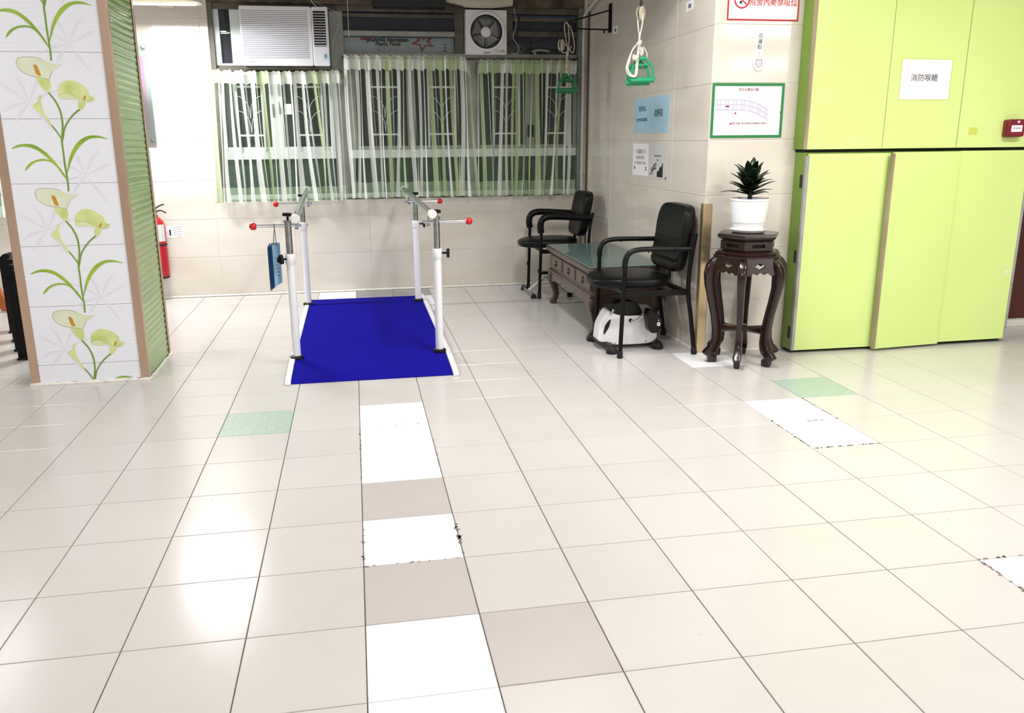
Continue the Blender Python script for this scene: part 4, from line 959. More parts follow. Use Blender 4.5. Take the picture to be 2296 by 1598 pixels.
# ================================================================== green cabinet
cb = thing('green_cabinet', 'large lime green hose reel cabinet with upper box and lower doors', 'cabinet', (3.17, 2.62, 0))
KY = 2.56
MB().box((2.470, KY+.02, .018), (3.872, FWY-.0012, 1.135)).build('lower_body', 'lime_shade', cb, bevel=.002)
MB().box((2.455, KY+.019, 1.152), (3.90, FWY-.0012, 2.62)).build('upper_body', 'lime_shade', cb, bevel=.002)
MB().box((2.49, KY+.03, 0), (3.86, FWY-.002, .018)).build('base_gap_shade', 'dark', cb)  # black block stands for the shade in the gap under the cabinet
MB().box((2.47, KY+.03, 1.135), (3.87, FWY-.002, 1.152)).build('shadow_gap', 'dark', cb)
KP = plane_y(KY)
for a, b in ((2.468, 2.918), (2.921, 3.378), (3.382, 3.90)):
    MB().prism(KP, rect(a, b, 1.152, 2.62), -.018, 0).build('upper_panel', 'lime', cb, bevel=.0012)
MB().prism(KP, rect(2.4545, 2.4675, 1.152, 2.62), -.018, .001).build('edge_strip', 'plywood', cb)
def door(x0, y0, x1, y1, z0, z1, name='door', th=.018):
    d_ = Vector((x1-x0, y1-y0, 0)); ln = d_.length; d_.normalize(); n_ = Vector((d_.y, -d_.x, 0))
    PL = plane_tilt((x0, y0, 0), d_, (0, 0, 1), n_)
    return MB().prism(PL, rect(0, ln, z0, z1), -th, 0).build(name, 'lime', cb, bevel=.0012), PL, ln
d1, P1, l1 = door(2.486, KY, 2.974, 2.553, .018, 1.128)
d2, P2, l2 = door(2.972, 2.512, 3.407, 2.546, .014, 1.132)
d3, P3, l3 = door(3.412, 2.552, 3.856, 2.556, .022, 1.134)
MB().prism(P1, rect(-.015, .002, .018, 1.118), -.018, .002).build('edge_strip', 'grey_strip', d1)
MB().prism(P2, rect(-.014, .001, .014, 1.125), -.020, .002).build('edge_strip', 'plywood', d2)
MB().prism(P3, rect(l3-.001, l3+.014, .03, 1.134), -.018, .003).build('edge_strip', 'grey_strip', d3)
for z in (.56, .98, .12): MB().box((2.466, KY+.024, z-.035), (2.4702, KY+.045, z+.035)).build('hinge', 'near_black', cb)
for z in (.35, .09): MB().prism(P3, circ(l3+.007, z, .003, 8), .003, .0045).build('screw', 'ink', d3)
random.seed(5); m = MB()
for k in range(24): z = .04+.024*k*1.05; m.prism(P1, circ(l1-.014+.002*math.sin(k), z, .0016, 6), 0, .0006)
for k in range(7): m.prism(P1, circ(l1-.02-.02*k, .034, .0016, 6), 0, .0006)
m.build('nail_heads', 'ink', d1, kind='stuff')
m = MB()
for k in range(20): m.prism(P2, circ(l2-.012, .05+.03*k+random.uniform(-.006, .006), .0016, 6), 0, .0006)
for k in range(9): m.prism(P2, circ(.02+.04*k, .028, .0016, 6), 0, .0006)
for k in range(5): m.prism(P2, circ(.012, .03+.02*k, .0016, 6), 0, .0006)
m.build('nail_heads', 'ink', d2, kind='stuff')
m = MB()
for k in range(14): m.prism(KP, circ(2.479, 1.17+.045*k, .0015, 6), 0, .0006)
m.build('nail_heads', 'ink', cb, kind='stuff')
MB().prism(KP, rrect(3.447, 3.503, 1.222, 1.262, .006), 0, .0005).build('glue_stain', 'lime_stain', cb)
MB().prism(P3, rrect(l3-.042, l3-.012, .420, .436, .004), .0002, .0012).build('small_sticker', 'paper', d3)
MB().prism(P3, rect(l3-.032, l3-.028, .425, .431), .0012, .0015).build('sticker_print', 'ink_soft', d3); MB().prism(P3, rect(l3-.024, l3-.019, .425, .431), .0012, .0015).build('sticker_print', 'ink_soft', d3)
hs_ = thing('hose_reel_sign', 'white paper sign reading 消防喉轆 on the green cabinet', 'sign', (3.14, KY-.001, 1.412))
MB().prism(KP, rect(2.985, 3.297, 1.409, 1.627), .0002, .0006).build('backing_tape', 'lime_stain', hs_); MB().prism(KP, rect(2.990, 3.292, 1.413, 1.623), .0006, .0014).build('sheet', 'paper', hs_)
text(hs_, '消防喉轆', KP, 3.131, 1.525, .0415, 'ink', c=.0016)
cp_ = thing('fire_call_point', 'dark red fire alarm call point on the green cabinet', 'alarm', (3.715, KY-.02, 1.205))
MB().prism(KP, rrect(3.660, 3.765, 1.207, 1.303, .010), .0002, .03).build('base', 'crimson', cp_, bevel=.006)
MB().prism(KP, rrect(3.658, 3.767, 1.209, 1.305, .010), .03, .046).build('cover', 'crimson', cp_, bevel=.008)
MB().prism(KP, rect(3.678, 3.747, 1.236, 1.272), .046, .0468).build('break_glass', 'paper', cp_)
MB().prism(KP, circ(3.7125, 1.256, .004, 14), .0468, .0474).build('dot_mark', 'ink', cp_)
for s in (-1, 1): MB().prism(KP, [(3.7125+s*.010, 1.256), (3.7125+s*.018, 1.260), (3.7125+s*.018, 1.252)], .0468, .0474).build('arrow_mark', 'ink', cp_); MB().prism(KP, rect(*sorted((3.7125+s*.017, 3.7125+s*.022)), 1.2548, 1.2572), .0468, .0474).build('arrow_mark', 'ink', cp_)
MB().prism(KP, rrect(3.712, 3.728, 1.284, 1.297, .003), .046, .0468).build('lamp_window', 'paper_grey', cp_)
# ================================================================== parallel bars
pb = thing('parallel_bars', 'white parallel walking bars with blue carpeted ramp and red ball ends', 'exercise bars', (.065, 3.6, 0))
prof = [(2.515, .004), (2.53, .011), (2.60, .018), (2.86, .034), (4.45, .034), (4.72, .014), (4.78, .004)]
def yz_extrude(P, x0, x1):
    Q = P + [(P[-1][0], .001), (P[0][0], .001)]
    return MB().prism(lambda a, b, c: Vector((c, a, b)), Q, x0, x1)
yz_extrude(prof, -.345, .497).build('carpet_deck', 'blue_carpet', pb, smooth=25)
sp = smooth2([(2.495, .006), (2.51, .020), (2.60, .028), (2.86, .042), (3.4, .042), (4.45, .042), (4.75, .022), (4.82, .006)], 4, closed=False)
for x0, x1 in ((-.375, -.3455), (.4975, .527)):
    yz_extrude(sp, x0, x1).build('side_rail', 'white_paint', pb, bevel=.004)
POSTS = [(-.336, 2.90, -1, .60), (.466, 2.89, 1, .605), (-.352, 4.43, 0, .62), (.462, 4.41, 1, .615)]
def knob(parent, c, ax, name='knob'):
    c = Vector(c); a = Vector(ax).normalized(); u = a.cross(Vector((0, .3, 1))).normalized(); v = a.cross(u)
    o = MB().tube([c, c+a*.028], .006, 8).build(name, 'black_plastic', parent, smooth=40)
    m = MB(); PL = plane_tilt(c+a*.026, u, v, a)
    m.prism(PL, [(.024*math.cos(t_)*(1+.18*math.cos(3*t_)), .024*math.sin(t_)*(1+.18*math.cos(3*t_))) for t_ in [2*math.pi*k/24 for k in range(24)]], 0, .017)
    m.build('knob_grip', 'black_plastic', o, bevel=.003); return o
for x, y, side, zc in POSTS:
    ps = MB().tube([(x, y, .034), (x, y, zc+.0)], .0225, 20).build('post', 'white_paint', pb, smooth=40)
    MB().lathe([(.0005,.034),(.036,.034),(.038,.040),(.036,.050),(.024,.054),(.0005,.054)], (x, y, 0), 24).build('rubber_base', 'black_rubber', ps, smooth=50)
    MB().lathe([(.0225,zc-.035),(.0262,zc-.03),(.0268,zc+.022),(.0250,zc+.026),(.0185,zc+.026)], (x, y, 0), 24).build('collar', 'white_paint', ps, smooth=40)
    pr_ = [(.0005, zc+.02)]
    z = zc+.02; zt = .795
    while z < zt-.02:
        pr_ += [(.0182, z), (.0182, z+.0165), (.0172, z+.017), (.0172, z+.0195)]; z += .02
    pr_ += [(.0182, z), (.0182, zt), (.0225, zt+.001), (.0225, zt+.012), (.0005, zt+.012)]
    MB().lathe(pr_, (x, y, 0), 20).build('inner_tube', 'zinc', ps, smooth=30)
    if side: knob(ps, (x+side*.0195, y-.017, zc), (side*.8, -.6, 0)) if x < 0 else knob(ps, (x+side*.026, y, zc), (side, -.15, 0))
    else: knob(ps, (x, y+.026, zc), (0, 1, 0))
    knob(ps, (x, y, .803), (.06, 0, 1), 'top_knob')
    sg = -1 if x < 0 else 1; zb = .778
    xi = x - sg*.072; xo = x + sg*.17
    br = MB().tube([(xi, y, zb), (xo, y, zb)], .0088, 14).build('cross_bar', 'chrome', pb, smooth=40)
    MB().sphere((xo+sg*.012, y, zb), .0205, 20, 12).build('ball_end', 'red_ball', br, smooth=80)
    xs = x - sg*.045
    MB().tube([(xs, y, zb-.022), (xs, y, zb+.075)], .005, 8).build('bolt', 'zinc', br, smooth=40)
    MB().tube([(xs, y, zb-.02), (xs, y, zb-.012)], .0095, 6).build('nut', 'zinc', br, smooth=30)
for a, b in (((-.292, 2.835, .818), (-.325, 4.76, .862)), ((.438, 2.825, .826), (.400, 4.76, .852))):
    a, b = Vector(a), Vector(b); t_ = (b-a).normalized()
    rl = MB().tube([a, b], .0185, 20).build('hand_rail', 'chrome', pb, smooth=40)
    for p, s in ((a, -1), (b, 1)):
        MB().tube([p-t_*s*.02, p+t_*s*.004, p+t_*s*.012], [.0255, .0265, .021] if s < 0 else [.021, .021, .017], 20).build('end_cap', 'white_cap', rl, smooth=50)
# hanging folder of blue sheets
fo = thing('hanging_folder', 'bundle of blue plastic folders hanging from the left bar by a string', 'folder', (-.42, 2.92, .44))
for k in range(5):
    dx = -.006*k; ang = math.radians(71+4*k); d_ = Vector((math.cos(ang), math.sin(ang), 0))
    PLs = plane_tilt((-.426+dx, 2.886-.003*k, .0), d_, (0, 0, 1), (math.sin(ang), -math.cos(ang), 0))
    MB().prism(PLs, [(0, .449-.006*k), (.098, .458), (.098, .680), (0, .676-.002*k)], 0, .0016).build('sheet', 'blue_sheet' if k == 0 else 'blue_dark', fo)
    if k == 0:
        for q in range(6): MB().prism(PLs, rect(.02+.004*q, .05+.005*q, .60-.02*q, .606-.02*q), .0016, .0019).build('print_line', 'ink_soft', fo)
for s in (-1, 1):
    MB().tube(smooth_path([(-.408, 2.902, .7655), (-.410+s*.004, 2.902, .73), (-.413+s*.008, 2.91, .672)], 4), .0018, 6).build('string', 'near_black', fo, smooth=60)
MB().tube([Vector((-.408, 2.90+.0105*math.cos(2*math.pi*k/14), .778+.0105*math.sin(2*math.pi*k/14))) for k in range(14)], .0018, 6, closed=True).build('string_loop', 'near_black', fo, smooth=60)

# ================================================================== chairs
def chair(x0, yA, yB, label, padded, seat_h, back_top):
    ym = (yA+yB)/2; hw = (yB-yA)/2
    t = thing('armchair', label, 'chair', (x0+.2, ym, 0), 'black vinyl armchairs by the tiled wall')
    az = .608 if not padded else .628; xb = x0+.422
    rr = .0125
    for y in (yA, yB):
        lg = MB().tube([(x0, y, .03), (x0+.014, y, az-.085)], rr, 12).build('leg', 'black_metal', t, smooth=40)
        MB().lathe([(.0005,0),(.0165,0),(.017,.028),(.0145,.045),(.0005,.045)], (x0-.001, y, 0), 14).build('foot_cap', 'black_rubber', lg, smooth=40)
        if padded:
            lg2 = MB().tube([(x0+.001, y, .205), (x0+.0015, y, .232)], .0155, 12).build('leg_joint', 'black_plastic', lg, smooth=40)
        lb = MB().tube(smooth_path([(xb+.022, y, .03), (xb-.002, y, .20), (xb-.028, y, .37), (xb-.022, y, .55), (xb+.0, y, .70 if not padded else .66)], 5), rr, 12).build('leg', 'black_metal', t, smooth=40)
        MB().lathe([(.0005,0),(.0165,0),(.017,.028),(.0145,.045),(.0005,.045)], (xb+.023, y, 0), 14).build('foot_cap', 'black_rubber', lb, smooth=40)
        if padded:
            P = smooth_path([(x0+.012, y, az-.115), (x0+.006, y, az-.06), (x0+.02, y, az-.015), (x0+.065, y, az+.008), (x0+.16, y, az+.008), (x0+.30, y, az-.002), (xb-.012, y, az-.010)], 5)
            MB().tube(P, .026, 14).build('armrest', 'black_leather', t, smooth=50)
        else:
            P = smooth_path([(x0+.013, y, az-.09), (x0+.014, y, az-.055), (x0+.03, y, az-.015), (x0+.075, y, az+.008), (x0+.18, y, az+.012), (xb-.022, y, az+.006)], 5)
            MB().tube(P, [.0165]*9+[.0145]*(len(P)-9), 12).build('armrest', 'black_plastic', t, smooth=50)
            MB().tube([(x0+.15, y, az+.006), (x0+.15, y, az-.008)], .004, 8).build('screw', 'black_plastic', t)
        MB().box((x0+.012, y-.010, .353), (xb-.022, y+.010, .385)).build('side_rail', 'black_metal', t, bevel=.003)
    for xx in (x0+.02, xb-.06): MB().box((xx, yA+.011, .358), (xx+.025, yB-.011, .38)).build('cross_rail', 'black_metal', t)
    # seat: rounded front reaching past the legs
    fx = x0-.125; bx = x0+.345
    def seat_f(a, b, c):
        s = (a+1)/2; x = fx + (bx-fx)*s; wd = (hw-.022)*(.86+.14*min(1, (1-s)*3+.35)) if s > .5 else (hw-.022)*(.70+.30*min(1, s*2.2)**.6)
        z = .418 + .034*c + (.004 if c > 0 else 0)*(1-b*b) - .012*max(0, .25-s)*4*(1 if c > 0 else .4)
        return (x, ym + b*wd, z + (seat_h-.45))
    MB().cushion(seat_f, 56, 18, .42, .62).build('seat', 'black_leather', t, smooth=60)
    # backrest
    hb = (back_top-.468)/2; zm = (back_top+.468)/2
    def back_f(a, b, c):
        z = zm + hb*c; x = xb-.058 + .085*(c+1)/2 + .042*a - .012*(1-b*b)*(-1) - .006*math.sin((c+1)*2.2)
        g = 1.0
        if a < -.2 and not padded:
            for gz in (-.02, -.36, -.66): g -= .20*math.exp(-((c-gz)/.035)**2)
        x = xb-.074 + .062*(c+1)/2 + .040*a*g + .012*(1-b*b)
        wd = (hw-.03)*(1 if c < .3 else 1-.06*(c-.3))
        return (x, ym + b*wd, z)
    MB().cushion(back_f, 64, 60, .34, .30).build('backrest', 'black_leather', t, smooth=60)
    if not padded:
        m = MB()
        for gz in (-.02, -.36, -.66):
            z = zm+hb*gz; m.tube([(xb-.074+.062*(gz+1)/2-.0372+.012*(1-b*b), ym+b*(hw-.035), z) for b in [-.78+.13*k for k in range(13)]], .0022, 6)
        m.build('seam', 'black_plastic', t, smooth=50)
    MB().box((xb-.05, ym-.03, .40), (xb-.042, ym+.03, .50)).build('back_bracket', 'zinc', t, bevel=.002)
    return t
chair(1.475, 2.665, 3.145, 'black vinyl armchair with thin arms and grooved back, nearest the plant stand', False, .45, .848)
chair(1.415, 4.47, 4.885, 'black vinyl armchair with thick padded arms in the window corner', True, .452, .812)

# ================================================================== coffee table
TX0, TX1, TY0, TY1 = 1.435, 1.925, 3.175, 4.325
tb = thing('coffee_table', 'carved dark wood coffee table with three drawers and glass top', 'table', ((TX0+TX1)/2, (TY0+TY1)/2, 0))
def ring_rect(x0, x1, y0, y1, z): return [Vector((x0,y0,z)), Vector((x1,y0,z)), Vector((x1,y1,z)), Vector((x0,y1,z))]
m = MB(); m.loft([ring_rect(TX0+d_, TX1-d_, TY0+d_, TY1-d_, z) for d_, z in ((.028,.385),(.012,.394),(.014,.402),(0,.408),(-.004,.422),(0,.434),(.006,.437))])
m.build('top_frame', 'table_wood', tb, smooth=30)
MB().box((TX0+.004, TY0+.004, .4375), (TX1-.004, TY1-.004, .4455)).build('glass_top', 'table_glass', tb, bevel=.002)
MB().box((TX0+.03, TY0+.03, .262), (TX1-.03, TY1-.03, .386)).build('carcass', 'table_wood', tb)
m = MB(); m.loft([ring_rect(TX0+d_, TX1-d_, TY0+d_, TY1-d_, z) for d_, z in ((.018,.240),(.010,.252),(.012,.262),(.026,.272),(.028,.276))]); m.build('waist_moulding', 'table_wood', tb, smooth=30)
TPx = plane_x(TX0+.03)
yy = [TY0+.045, TY0+.045+.352, TY0+.045+.365, TY0+.045+.70, TY0+.045+.713, TY1-.045]
for k in range(3):
    a0, a1 = -yy[2*k+1], -yy[2*k]
    dr = MB().prism(TPx, rect(a0, a1, .285, .378), .0005, .009).build('drawer', 'table_wood', tb, bevel=.002)
    MB().ring(TPx, rect(a0+.010, a1-.010, .293, .370), rect(a0+.014, a1-.014, .297, .366), .009, .0105).build('bead', 'rosewood', dr)
    MB().ring(TPx, rect(a0-.004, a1+.004, .281, .382), rect(a0, a1, .285, .378), .0005, .002).build('gap', 'dark', dr)
    ac_ = (a0+a1)/2
    MB().prism(TPx, circ(ac_, .330, .026, 24), .009, .0115).build('handle', 'brass_old', dr, bevel=.001)
    MB().tube([TPx(ac_+.017*math.cos(t_), .330+.017*math.sin(t_), .0145) for t_ in [math.radians(200+14*q) for q in range(11)]], .003, 6).build('pull', 'brass_old', dr, smooth=50)
    MB().prism(TPx, circ(ac_, .342, .006, 10), .0115, .017).build('boss', 'brass_old', dr)
def apron(pl, a0, a1, name='apron'):
    P = [(a0, .245), (a1, .245)]; low = []
    n = 40
    for k in range(n+1):
        u = k/n; s = abs(2*u-1)
        z = .196 + .012*math.cos(u*math.pi*6)*(1-s) - .03*max(0, s-.72)/.28 + (.010 if .30 < s < .36 else 0)
        low.append((a1+(a0-a1)*u, z))
    return MB().prism(pl, P[::-1]+low[::-1] if False else [(a0, .245)]+[q for q in low[::-1]]+[(a1, .245)], 0, .016).build(name, 'table_wood', tb, bevel=.003)
apron(plane_x(TX0+.034), -TY1+.06, -TY0-.06); apron(plane_y(TY0+.034), TX0+.06, TX1-.06)
apron(lambda a, b, c: Vector((TX1-.034+c, a, b)), TY0+.06, TY1-.06); apron(lambda a, b, c: Vector((-a, TY1-.034+c, b)), -TX1+.06, -TX0-.06)
def cabriole(cx, cy, dx, dy):
    # offsets outwards along the diagonal
    secs = []
    for z, off, hw_ in ((.256, 0, .034), (.225, .014, .037), (.18, .018, .033), (.13, .004, .025), (.08, -.008, .021), (.045, -.002, .021), (.025, .010, .024), (.008, .014, .024), (.0, .010, .022)):
        x, y = cx+dx*off, cy+dy*off
        secs.append([Vector((x+a, y+b, z)) for a, b in rrect(-hw_, hw_, -hw_, hw_, hw_*.4, 3)])
    MB().loft(secs[::-1]).build('leg', 'table_wood', tb, smooth=50)
for sx, sy in ((-1,-1),(-1,1),(1,-1),(1,1)):
    cabriole((TX0+.055) if sx < 0 else TX1-.055, (TY0+.055) if sy < 0 else TY1-.055, sx, sy)

# ================================================================== white pedal trainer under the near chair
bkx = thing('pedal_trainer', 'white and black mini exercise bike under the near chair', 'exercise bike', (1.6, 2.92, 0))
BPl = plane_y(2.86)
body = [(1.462,.235),(1.489,.222),(1.531,.206),(1.593,.198),(1.655,.199),(1.705,.192),(1.752,.161),(1.767,.095),(1.766,.054),(1.72,.026),(1.52,.026),(1.478,.040),(1.408,.054),(1.405,.097),(1.412,.149),(1.433,.195)]
slot = [(1.476,.186),(1.446,.155),(1.434,.111),(1.439,.095),(1.459,.122),(1.473,.154)]
bd_o = MB().prism(BPl, smooth2(body, 3), -.105, 0).build('housing', 'white_plastic', bkx, bevel=.006)
MB().prism(BPl, smooth2(slot, 4), .0002, .0018).build('grip_slot', 'dark', bd_o); MB().ring(BPl, [(1.4545+(a-1.4545)*1.12, .14+(b-.14)*1.08) for a, b in smooth2(slot, 4)][::-1], smooth2(slot, 4)[::-1], .0002, .004).build('slot_rim', 'white_plastic', bd_o)
MB().prism(BPl, smooth2([(1.469,.230),(1.488,.257),(1.512,.276),(1.553,.288),(1.611,.284),(1.655,.257),(1.672,.203),(1.60,.196),(1.53,.204)], 4), -.095, -.008).build('top_cover', 'black_plastic', bkx, bevel=.01)
MB().tube([(1.476, 2.85, .216), (1.490, 2.85, .246)], .007, 10).build('adjuster', 'chrome', bkx, smooth=40)
MB().lathe([(.0005,0),(.011,0),(.011,.003),(.0005,.003)], (1.60, 2.86, .172), 16, 'y').build('axle_cap', 'black_plastic', bkx, smooth=40)
MB().tube(smooth_path([(1.602, 2.86, .172), (1.606, 2.832, .172), (1.625, 2.822, .180), (1.668, 2.82, .203)], 4), .0058, 10).build('crank', 'chrome', bkx, smooth=50)
MB().tube(smooth_path([(1.602, 2.966, .172), (1.606, 2.995, .172), (1.585, 3.0, .155), (1.545, 3.0, .125)], 4), .0058, 10).build('crank', 'chrome', bkx, smooth=50)
pd = MB().prism(plane_y(2.79), smooth2([(1.668,.246),(1.707,.244),(1.752,.20),(1.757,.161),(1.735,.118),(1.693,.116),(1.674,.157)], 3), -.035, .035).build('pedal', 'black_plastic', bkx, bevel=.006)
MB().prism(plane_y(2.79), rrect(1.724, 1.744, .156, .178, .004), .035, .038).build('reflector', 'paper_grey', pd); MB().prism(plane_y(2.79), circ(1.733, .190, .004, 10), .035, .038).build('rivet', 'chrome', pd)
MB().prism(plane_y(3.03), smooth2([(1.50,.135),(1.545,.15),(1.58,.12),(1.575,.09),(1.53,.075),(1.50,.09)], 3), -.035, .03).build('pedal', 'black_plastic', bkx, bevel=.006)
for x0, x1, y0, y1 in ((1.462, 1.435, 2.775, 3.09), (1.762, 1.772, 2.83, 3.06)):
    ft = MB().tube([(x0, y0, .030), (x1, y1, .030)], .020, 14).build('foot_bar', 'black_plastic', bkx, smooth=40)
    for (x, y) in ((x0, y0), (x1, y1)):
        MB().lathe([(.0005,0),(.034,0),(.035,.012),(.031,.028),(.020,.042),(.0005,.050)], (x, y, 0), 20).build('foot_pad', 'black_rubber', ft, smooth=60)
MB().box((1.47, 2.875, .02), (1.75, 2.95, .034)).build('base_bar', 'black_metal', bkx)
for a, b in ((1.507, .038), (1.70, .040)): MB().prism(BPl, circ(a, b, .004, 10), .0, .002).build('screw', 'ink_soft', bd_o)
# folding chrome pedals under the far chair
fp = thing('folding_pedals', 'chrome folding pedal exerciser under the far chair', 'exercise pedals', (1.50, 4.70, 0))
MB().tube([(1.372, 4.862, .020), (1.372, 4.50, .020)], .011, 12).build('foot_bar', 'zinc', fp, smooth=40)
for y in (4.872, 4.49):
    MB().prism(plane_y(y), [(1.350, 0), (1.394, 0), (1.390, .025), (1.378, .038), (1.366, .038), (1.354, .02)], -.018, .018).build('rubber_foot', 'black_rubber', fp, bevel=.003)
MB().tube([(1.376, 4.66, .026), (1.52, 4.66, .155)], .0115, 12).build('leg_tube', 'chrome', fp, smooth=40)
MB().tube([(1.376, 4.70, .026), (1.52, 4.70, .155)], .0115, 12).build('leg_tube', 'chrome', fp, smooth=40)
MB().tube([(1.52, 4.60, .155), (1.52, 4.76, .155)], .014, 12).build('axle', 'chrome', fp, smooth=40)
MB().tube([(1.52, 4.68, .150), (1.66, 4.68, .025)], .0115, 12).build('leg_tube', 'chrome', fp, smooth=40)
MB().tube([(1.665, 4.50, .020), (1.665, 4.86, .020)], .011, 12).build('foot_bar', 'zinc', fp, smooth=40)
MB().tube([(1.52, 4.59, .155), (1.475, 4.585, .19)], .006, 8).build('crank', 'chrome', fp, smooth=40); MB().tube([(1.52, 4.77, .155), (1.56, 4.775, .12)], .006, 8).build('crank', 'chrome', fp, smooth=40)
MB().box((1.44, 4.54, .178), (1.505, 4.583, .20)).build('pedal', 'black_plastic', fp, bevel=.004); MB().box((1.53, 4.777, .108), (1.59, 4.82, .13)).build('pedal', 'black_plastic', fp, bevel=.004)
for y in (4.492, 4.868): MB().box((1.645, y-.016, 0), (1.685, y+.016, .034)).build('rubber_foot', 'black_rubber', fp, bevel=.003)

# ================================================================== plant stand
SX, SY = 2.12, 2.486
ROT = math.radians(-2)
st = thing('plant_stand', 'dark rosewood hexagonal plant stand with curved legs', 'plant stand', (SX, SY, 0))
def hexa(r, z, sy=1.0): return [Vector((SX+r*math.cos(ROT+math.radians(60*k)), SY+sy*r*math.sin(ROT+math.radians(60*k)), z)) for k in range(6)]
m = MB(); m.loft([hexa(r, z) for r, z in ((.156,.690),(.170,.698),(.175,.708),(.173,.716),(.162,.720),(.160,.7205))]); m.build('top', 'rosewood', st, smooth=20)
m = MB(); m.loft([hexa(.140, .7206), hexa(.132, .7215)]); m.build('top_inlay', 'rosewood', st)
hx = hexa(.154, 0); hx2 = hexa(.183, 0)
for k in range(6):
    a, b = hx[k], hx[(k+1) % 6]; d_ = (b-a); ln = d_.length; d_.normalize(); n_ = Vector((d_.y, -d_.x, 0))
    PL = plane_tilt((a.x, a.y, 0), d_, (0, 0, 1), n_)
    inn = rrect(ln*.26, ln*.74, .650, .668, .0088, 4)
    out = []
    cx, cz = ln/2, .655
    for (u, v) in inn:
        du, dv = u-cx, v-.659; s = min((ln/2)/max(abs(du), 1e-6), .036/max(abs(dv), 1e-6)); out.append((cx+du*s, .659+dv*s*.95))
    MB().ring(PL, out, inn, -.012, 0).build('waist_panel', 'rosewood', st)
    # carved apron with pierced four-point opening
    low = [(ln*u/24, .505+.010*math.sin(u/24*math.pi*8)-.022*abs(2*u/24-1)**2.0) for u in range(25)]
    a2 = hx2[k]; ln = (hx2[(k+1) % 6]-a2).length
    PL2 = (lambda a_, b_, c_, a2=a2, d_=d_, n_=n_: Vector((a2.x, a2.y, 0)) + d_*a_ + n_*(c_-.012+(.60-b_)*.22) + Vector((0, 0, b_)))
    hole_n = 64
    hole = [(ln/2+.030*math.copysign(abs(math.cos(t_))**1.9, math.cos(t_)), .558+.018*math.copysign(abs(math.sin(t_))**1.9, math.sin(t_))) for t_ in [2*math.pi*q/hole_n for q in range(hole_n)]]
    outl = []
    for q in range(hole_n):
        t_ = 2*math.pi*q/hole_n; c_, s_ = math.cos(t_), math.sin(t_)
        r = min((ln/2-.002)/max(abs(c_), 1e-6), (.040)/max(abs(s_), 1e-6)); u = ln/2+r*c_; v = .558+r*s_
        if s_ < -.30: v = .520+.0055*math.sin(u/ln*math.pi*9)-.016*abs(2*u/ln-1)**2
        outl.append((u, v))
    MB().ring(PL2, outl[::-1], hole[::-1], 0, .014).build('apron', 'rosewood', st, bevel=.0015)
m = MB(); m.loft([hexa(.150, .688), hexa(.150, .69)]); m.build('waist_top', 'rosewood', st)
m = MB(); m.loft([hexa(r, z) for r, z in ((.160,.594),(.190,.598),(.193,.604),(.180,.610),(.183,.616),(.172,.624),(.162,.628))]); m.build('ledge', 'rosewood', st, smooth=20)
MB().loft([hexa(.136, .627), hexa(.136, .688)]).build('slot_shade_core', 'dark', st)  # black core added so the waist slots read as shade
for k in range(6):
    t_ = ROT+math.radians(60*k); e = Vector((math.cos(t_), math.sin(t_), 0)); en = e.normalized(); s_ = Vector((-en.y, en.x, 0)); secs = []
    for z, r, w_, d_ in ((.596,.165,.016,.014),(.575,.186,.021,.018),(.545,.203,.023,.021),(.50,.212,.021,.021),(.44,.208,.018,.019),(.36,.190,.0165,.017),(.26,.166,.015,.016),(.18,.154,.0155,.016),(.13,.154,.017,.017),(.095,.164,.019,.020),(.07,.184,.021,.024),(.055,.198,.021,.022),(.045,.196,.020,.018),(.038,.178,.019,.018),(.02,.174,.0165,.017),(0,.172,.0145,.015)):
        d_ *= 1.5; c = Vector((SX, SY, z)) + e*(r-d_*.25)
        secs.append([c+s_*a+en*b for a, b in rrect(-w_, w_, -d_, d_, min(w_, d_)*.45, 3)])
    MB().loft(secs[::-1]).build('leg', 'rosewood', st, smooth=50)
    MB().tube([Vector((SX, SY, .185))+e*.006, Vector((SX, SY, .185))+e*.150], .0125, 4).build('stretcher', 'rosewood', st)
MB().lathe([(.0005,.168),(.026,.168),(.030,.185),(.026,.20),(.0005,.202)], (SX, SY, 0), 12).build('stretcher_boss', 'rosewood', st, smooth=40)

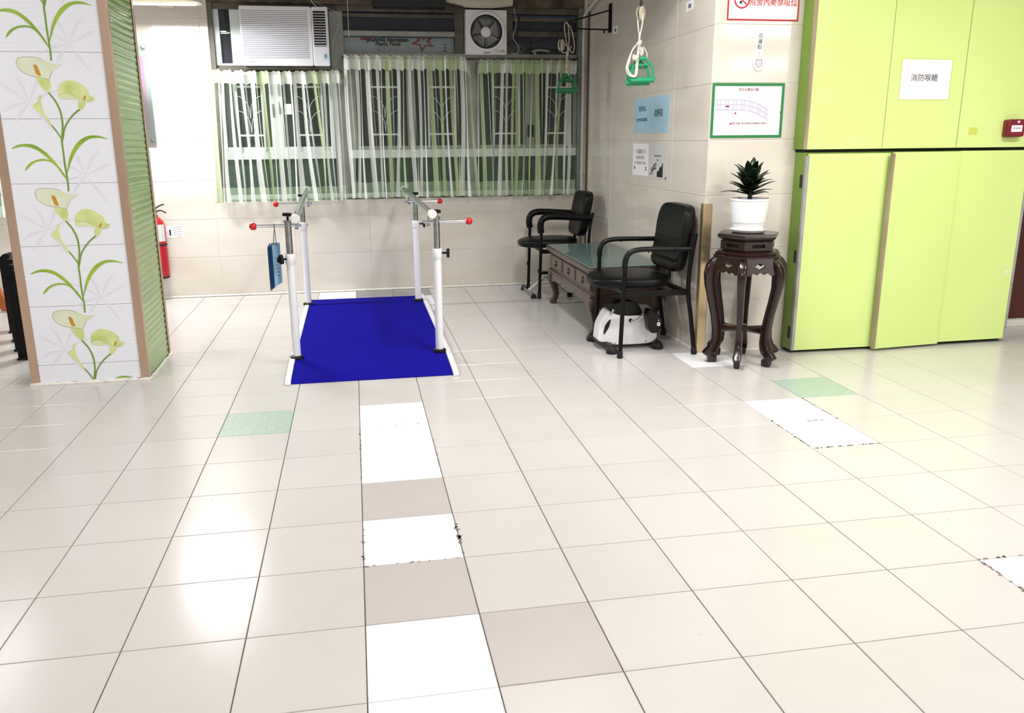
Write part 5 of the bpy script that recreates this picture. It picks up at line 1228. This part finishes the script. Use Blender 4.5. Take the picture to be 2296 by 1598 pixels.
# ================================================================== potted plant
PX, PY, PZ = 2.112, 2.476, .7218
pt = thing('potted_dracaena', 'dark green leafy plant in a white pot on the plant stand', 'plant', (PX, PY, PZ))
MB().lathe([(.0005,0),(.074,0),(.088,.006),(.096,.018),(.093,.020),(.084,.010),(.0005,.009)], (PX, PY, PZ), 40).build('saucer', 'pot_white', pt, smooth=40)
MB().lathe([(.0005,.010),(.076,.010),(.079,.03),(.083,.055),(.0835,.056),(.086,.056),(.100,.172),(.103,.172),(.1035,.182),(.0985,.182),(.0965,.172),(.090,.162),(.0005,.160)], (PX, PY, PZ), 48).build('pot', 'pot_white', pt, smooth=40)
MB().lathe([(.0005,.1605),(.0885,.1605),(.0885,.164),(.0005,.166)], (PX, PY, PZ), 32).build('soil', 'soil', pt, smooth=60)
base = Vector((PX-.004, PY, PZ+.162))
MB().tube(smooth_path([base, base+Vector((.002, 0, .05)), base+Vector((.001, 0, .12))], 4), [.011, .0115, .012, .012, .013, .0135, .014, .014, .012], 10).build('stem', 'leaf', pt, smooth=60)
def leaf(parent, org, az, elev, ln, wd, curl, fold=.25):
    d0 = Vector((math.cos(az), math.sin(az), 0)); side = Vector((-math.sin(az), math.cos(az), 0)); rows = []
    p = Vector(org); n = 9; el = elev
    for k in range(n+1):
        u = k/n; w_ = wd*(math.sin(math.pi*min(1, (.10+.90*u)**.85))**.8)*(1 if u < .999 else 0)+.0015
        t_ = d0*math.cos(el)+Vector((0,0,1))*math.sin(el); nrm = side.cross(t_)
        rows.append([p-side*w_-nrm*(-w_*fold), p-side*w_*.5-nrm*(-w_*fold*.35), p, p+side*w_*.5+nrm*(w_*fold*.35), p+side*w_+nrm*(w_*fold)])
        p = p + t_*(ln/n); el -= curl/n*(.4+1.2*u)
    m = MB().grid(rows)
    o = m.build('leaf', 'leaf', parent, smooth=80)
    md = o.modifiers.new('thick', 'SOLIDIFY'); md.thickness = .0012; return o
rn = random.Random(21)
for k in range(30):
    lay = k/30; az = k*2.39996+.4; z = .045+.105*lay
    elev = .35+1.0*lay+rn.uniform(-.12, .12); ln = (.150-.035*lay)*rn.uniform(.9, 1.1)
    leaf(pt, base+Vector((0, 0, z*.85)), az, elev, ln, .0235*rn.uniform(.9, 1.15), rn.uniform(.5, 1.1))
for az in (.3, 3.3): leaf(pt, base+Vector((0, 0, .0)), az, .5, .03, .006, .9)
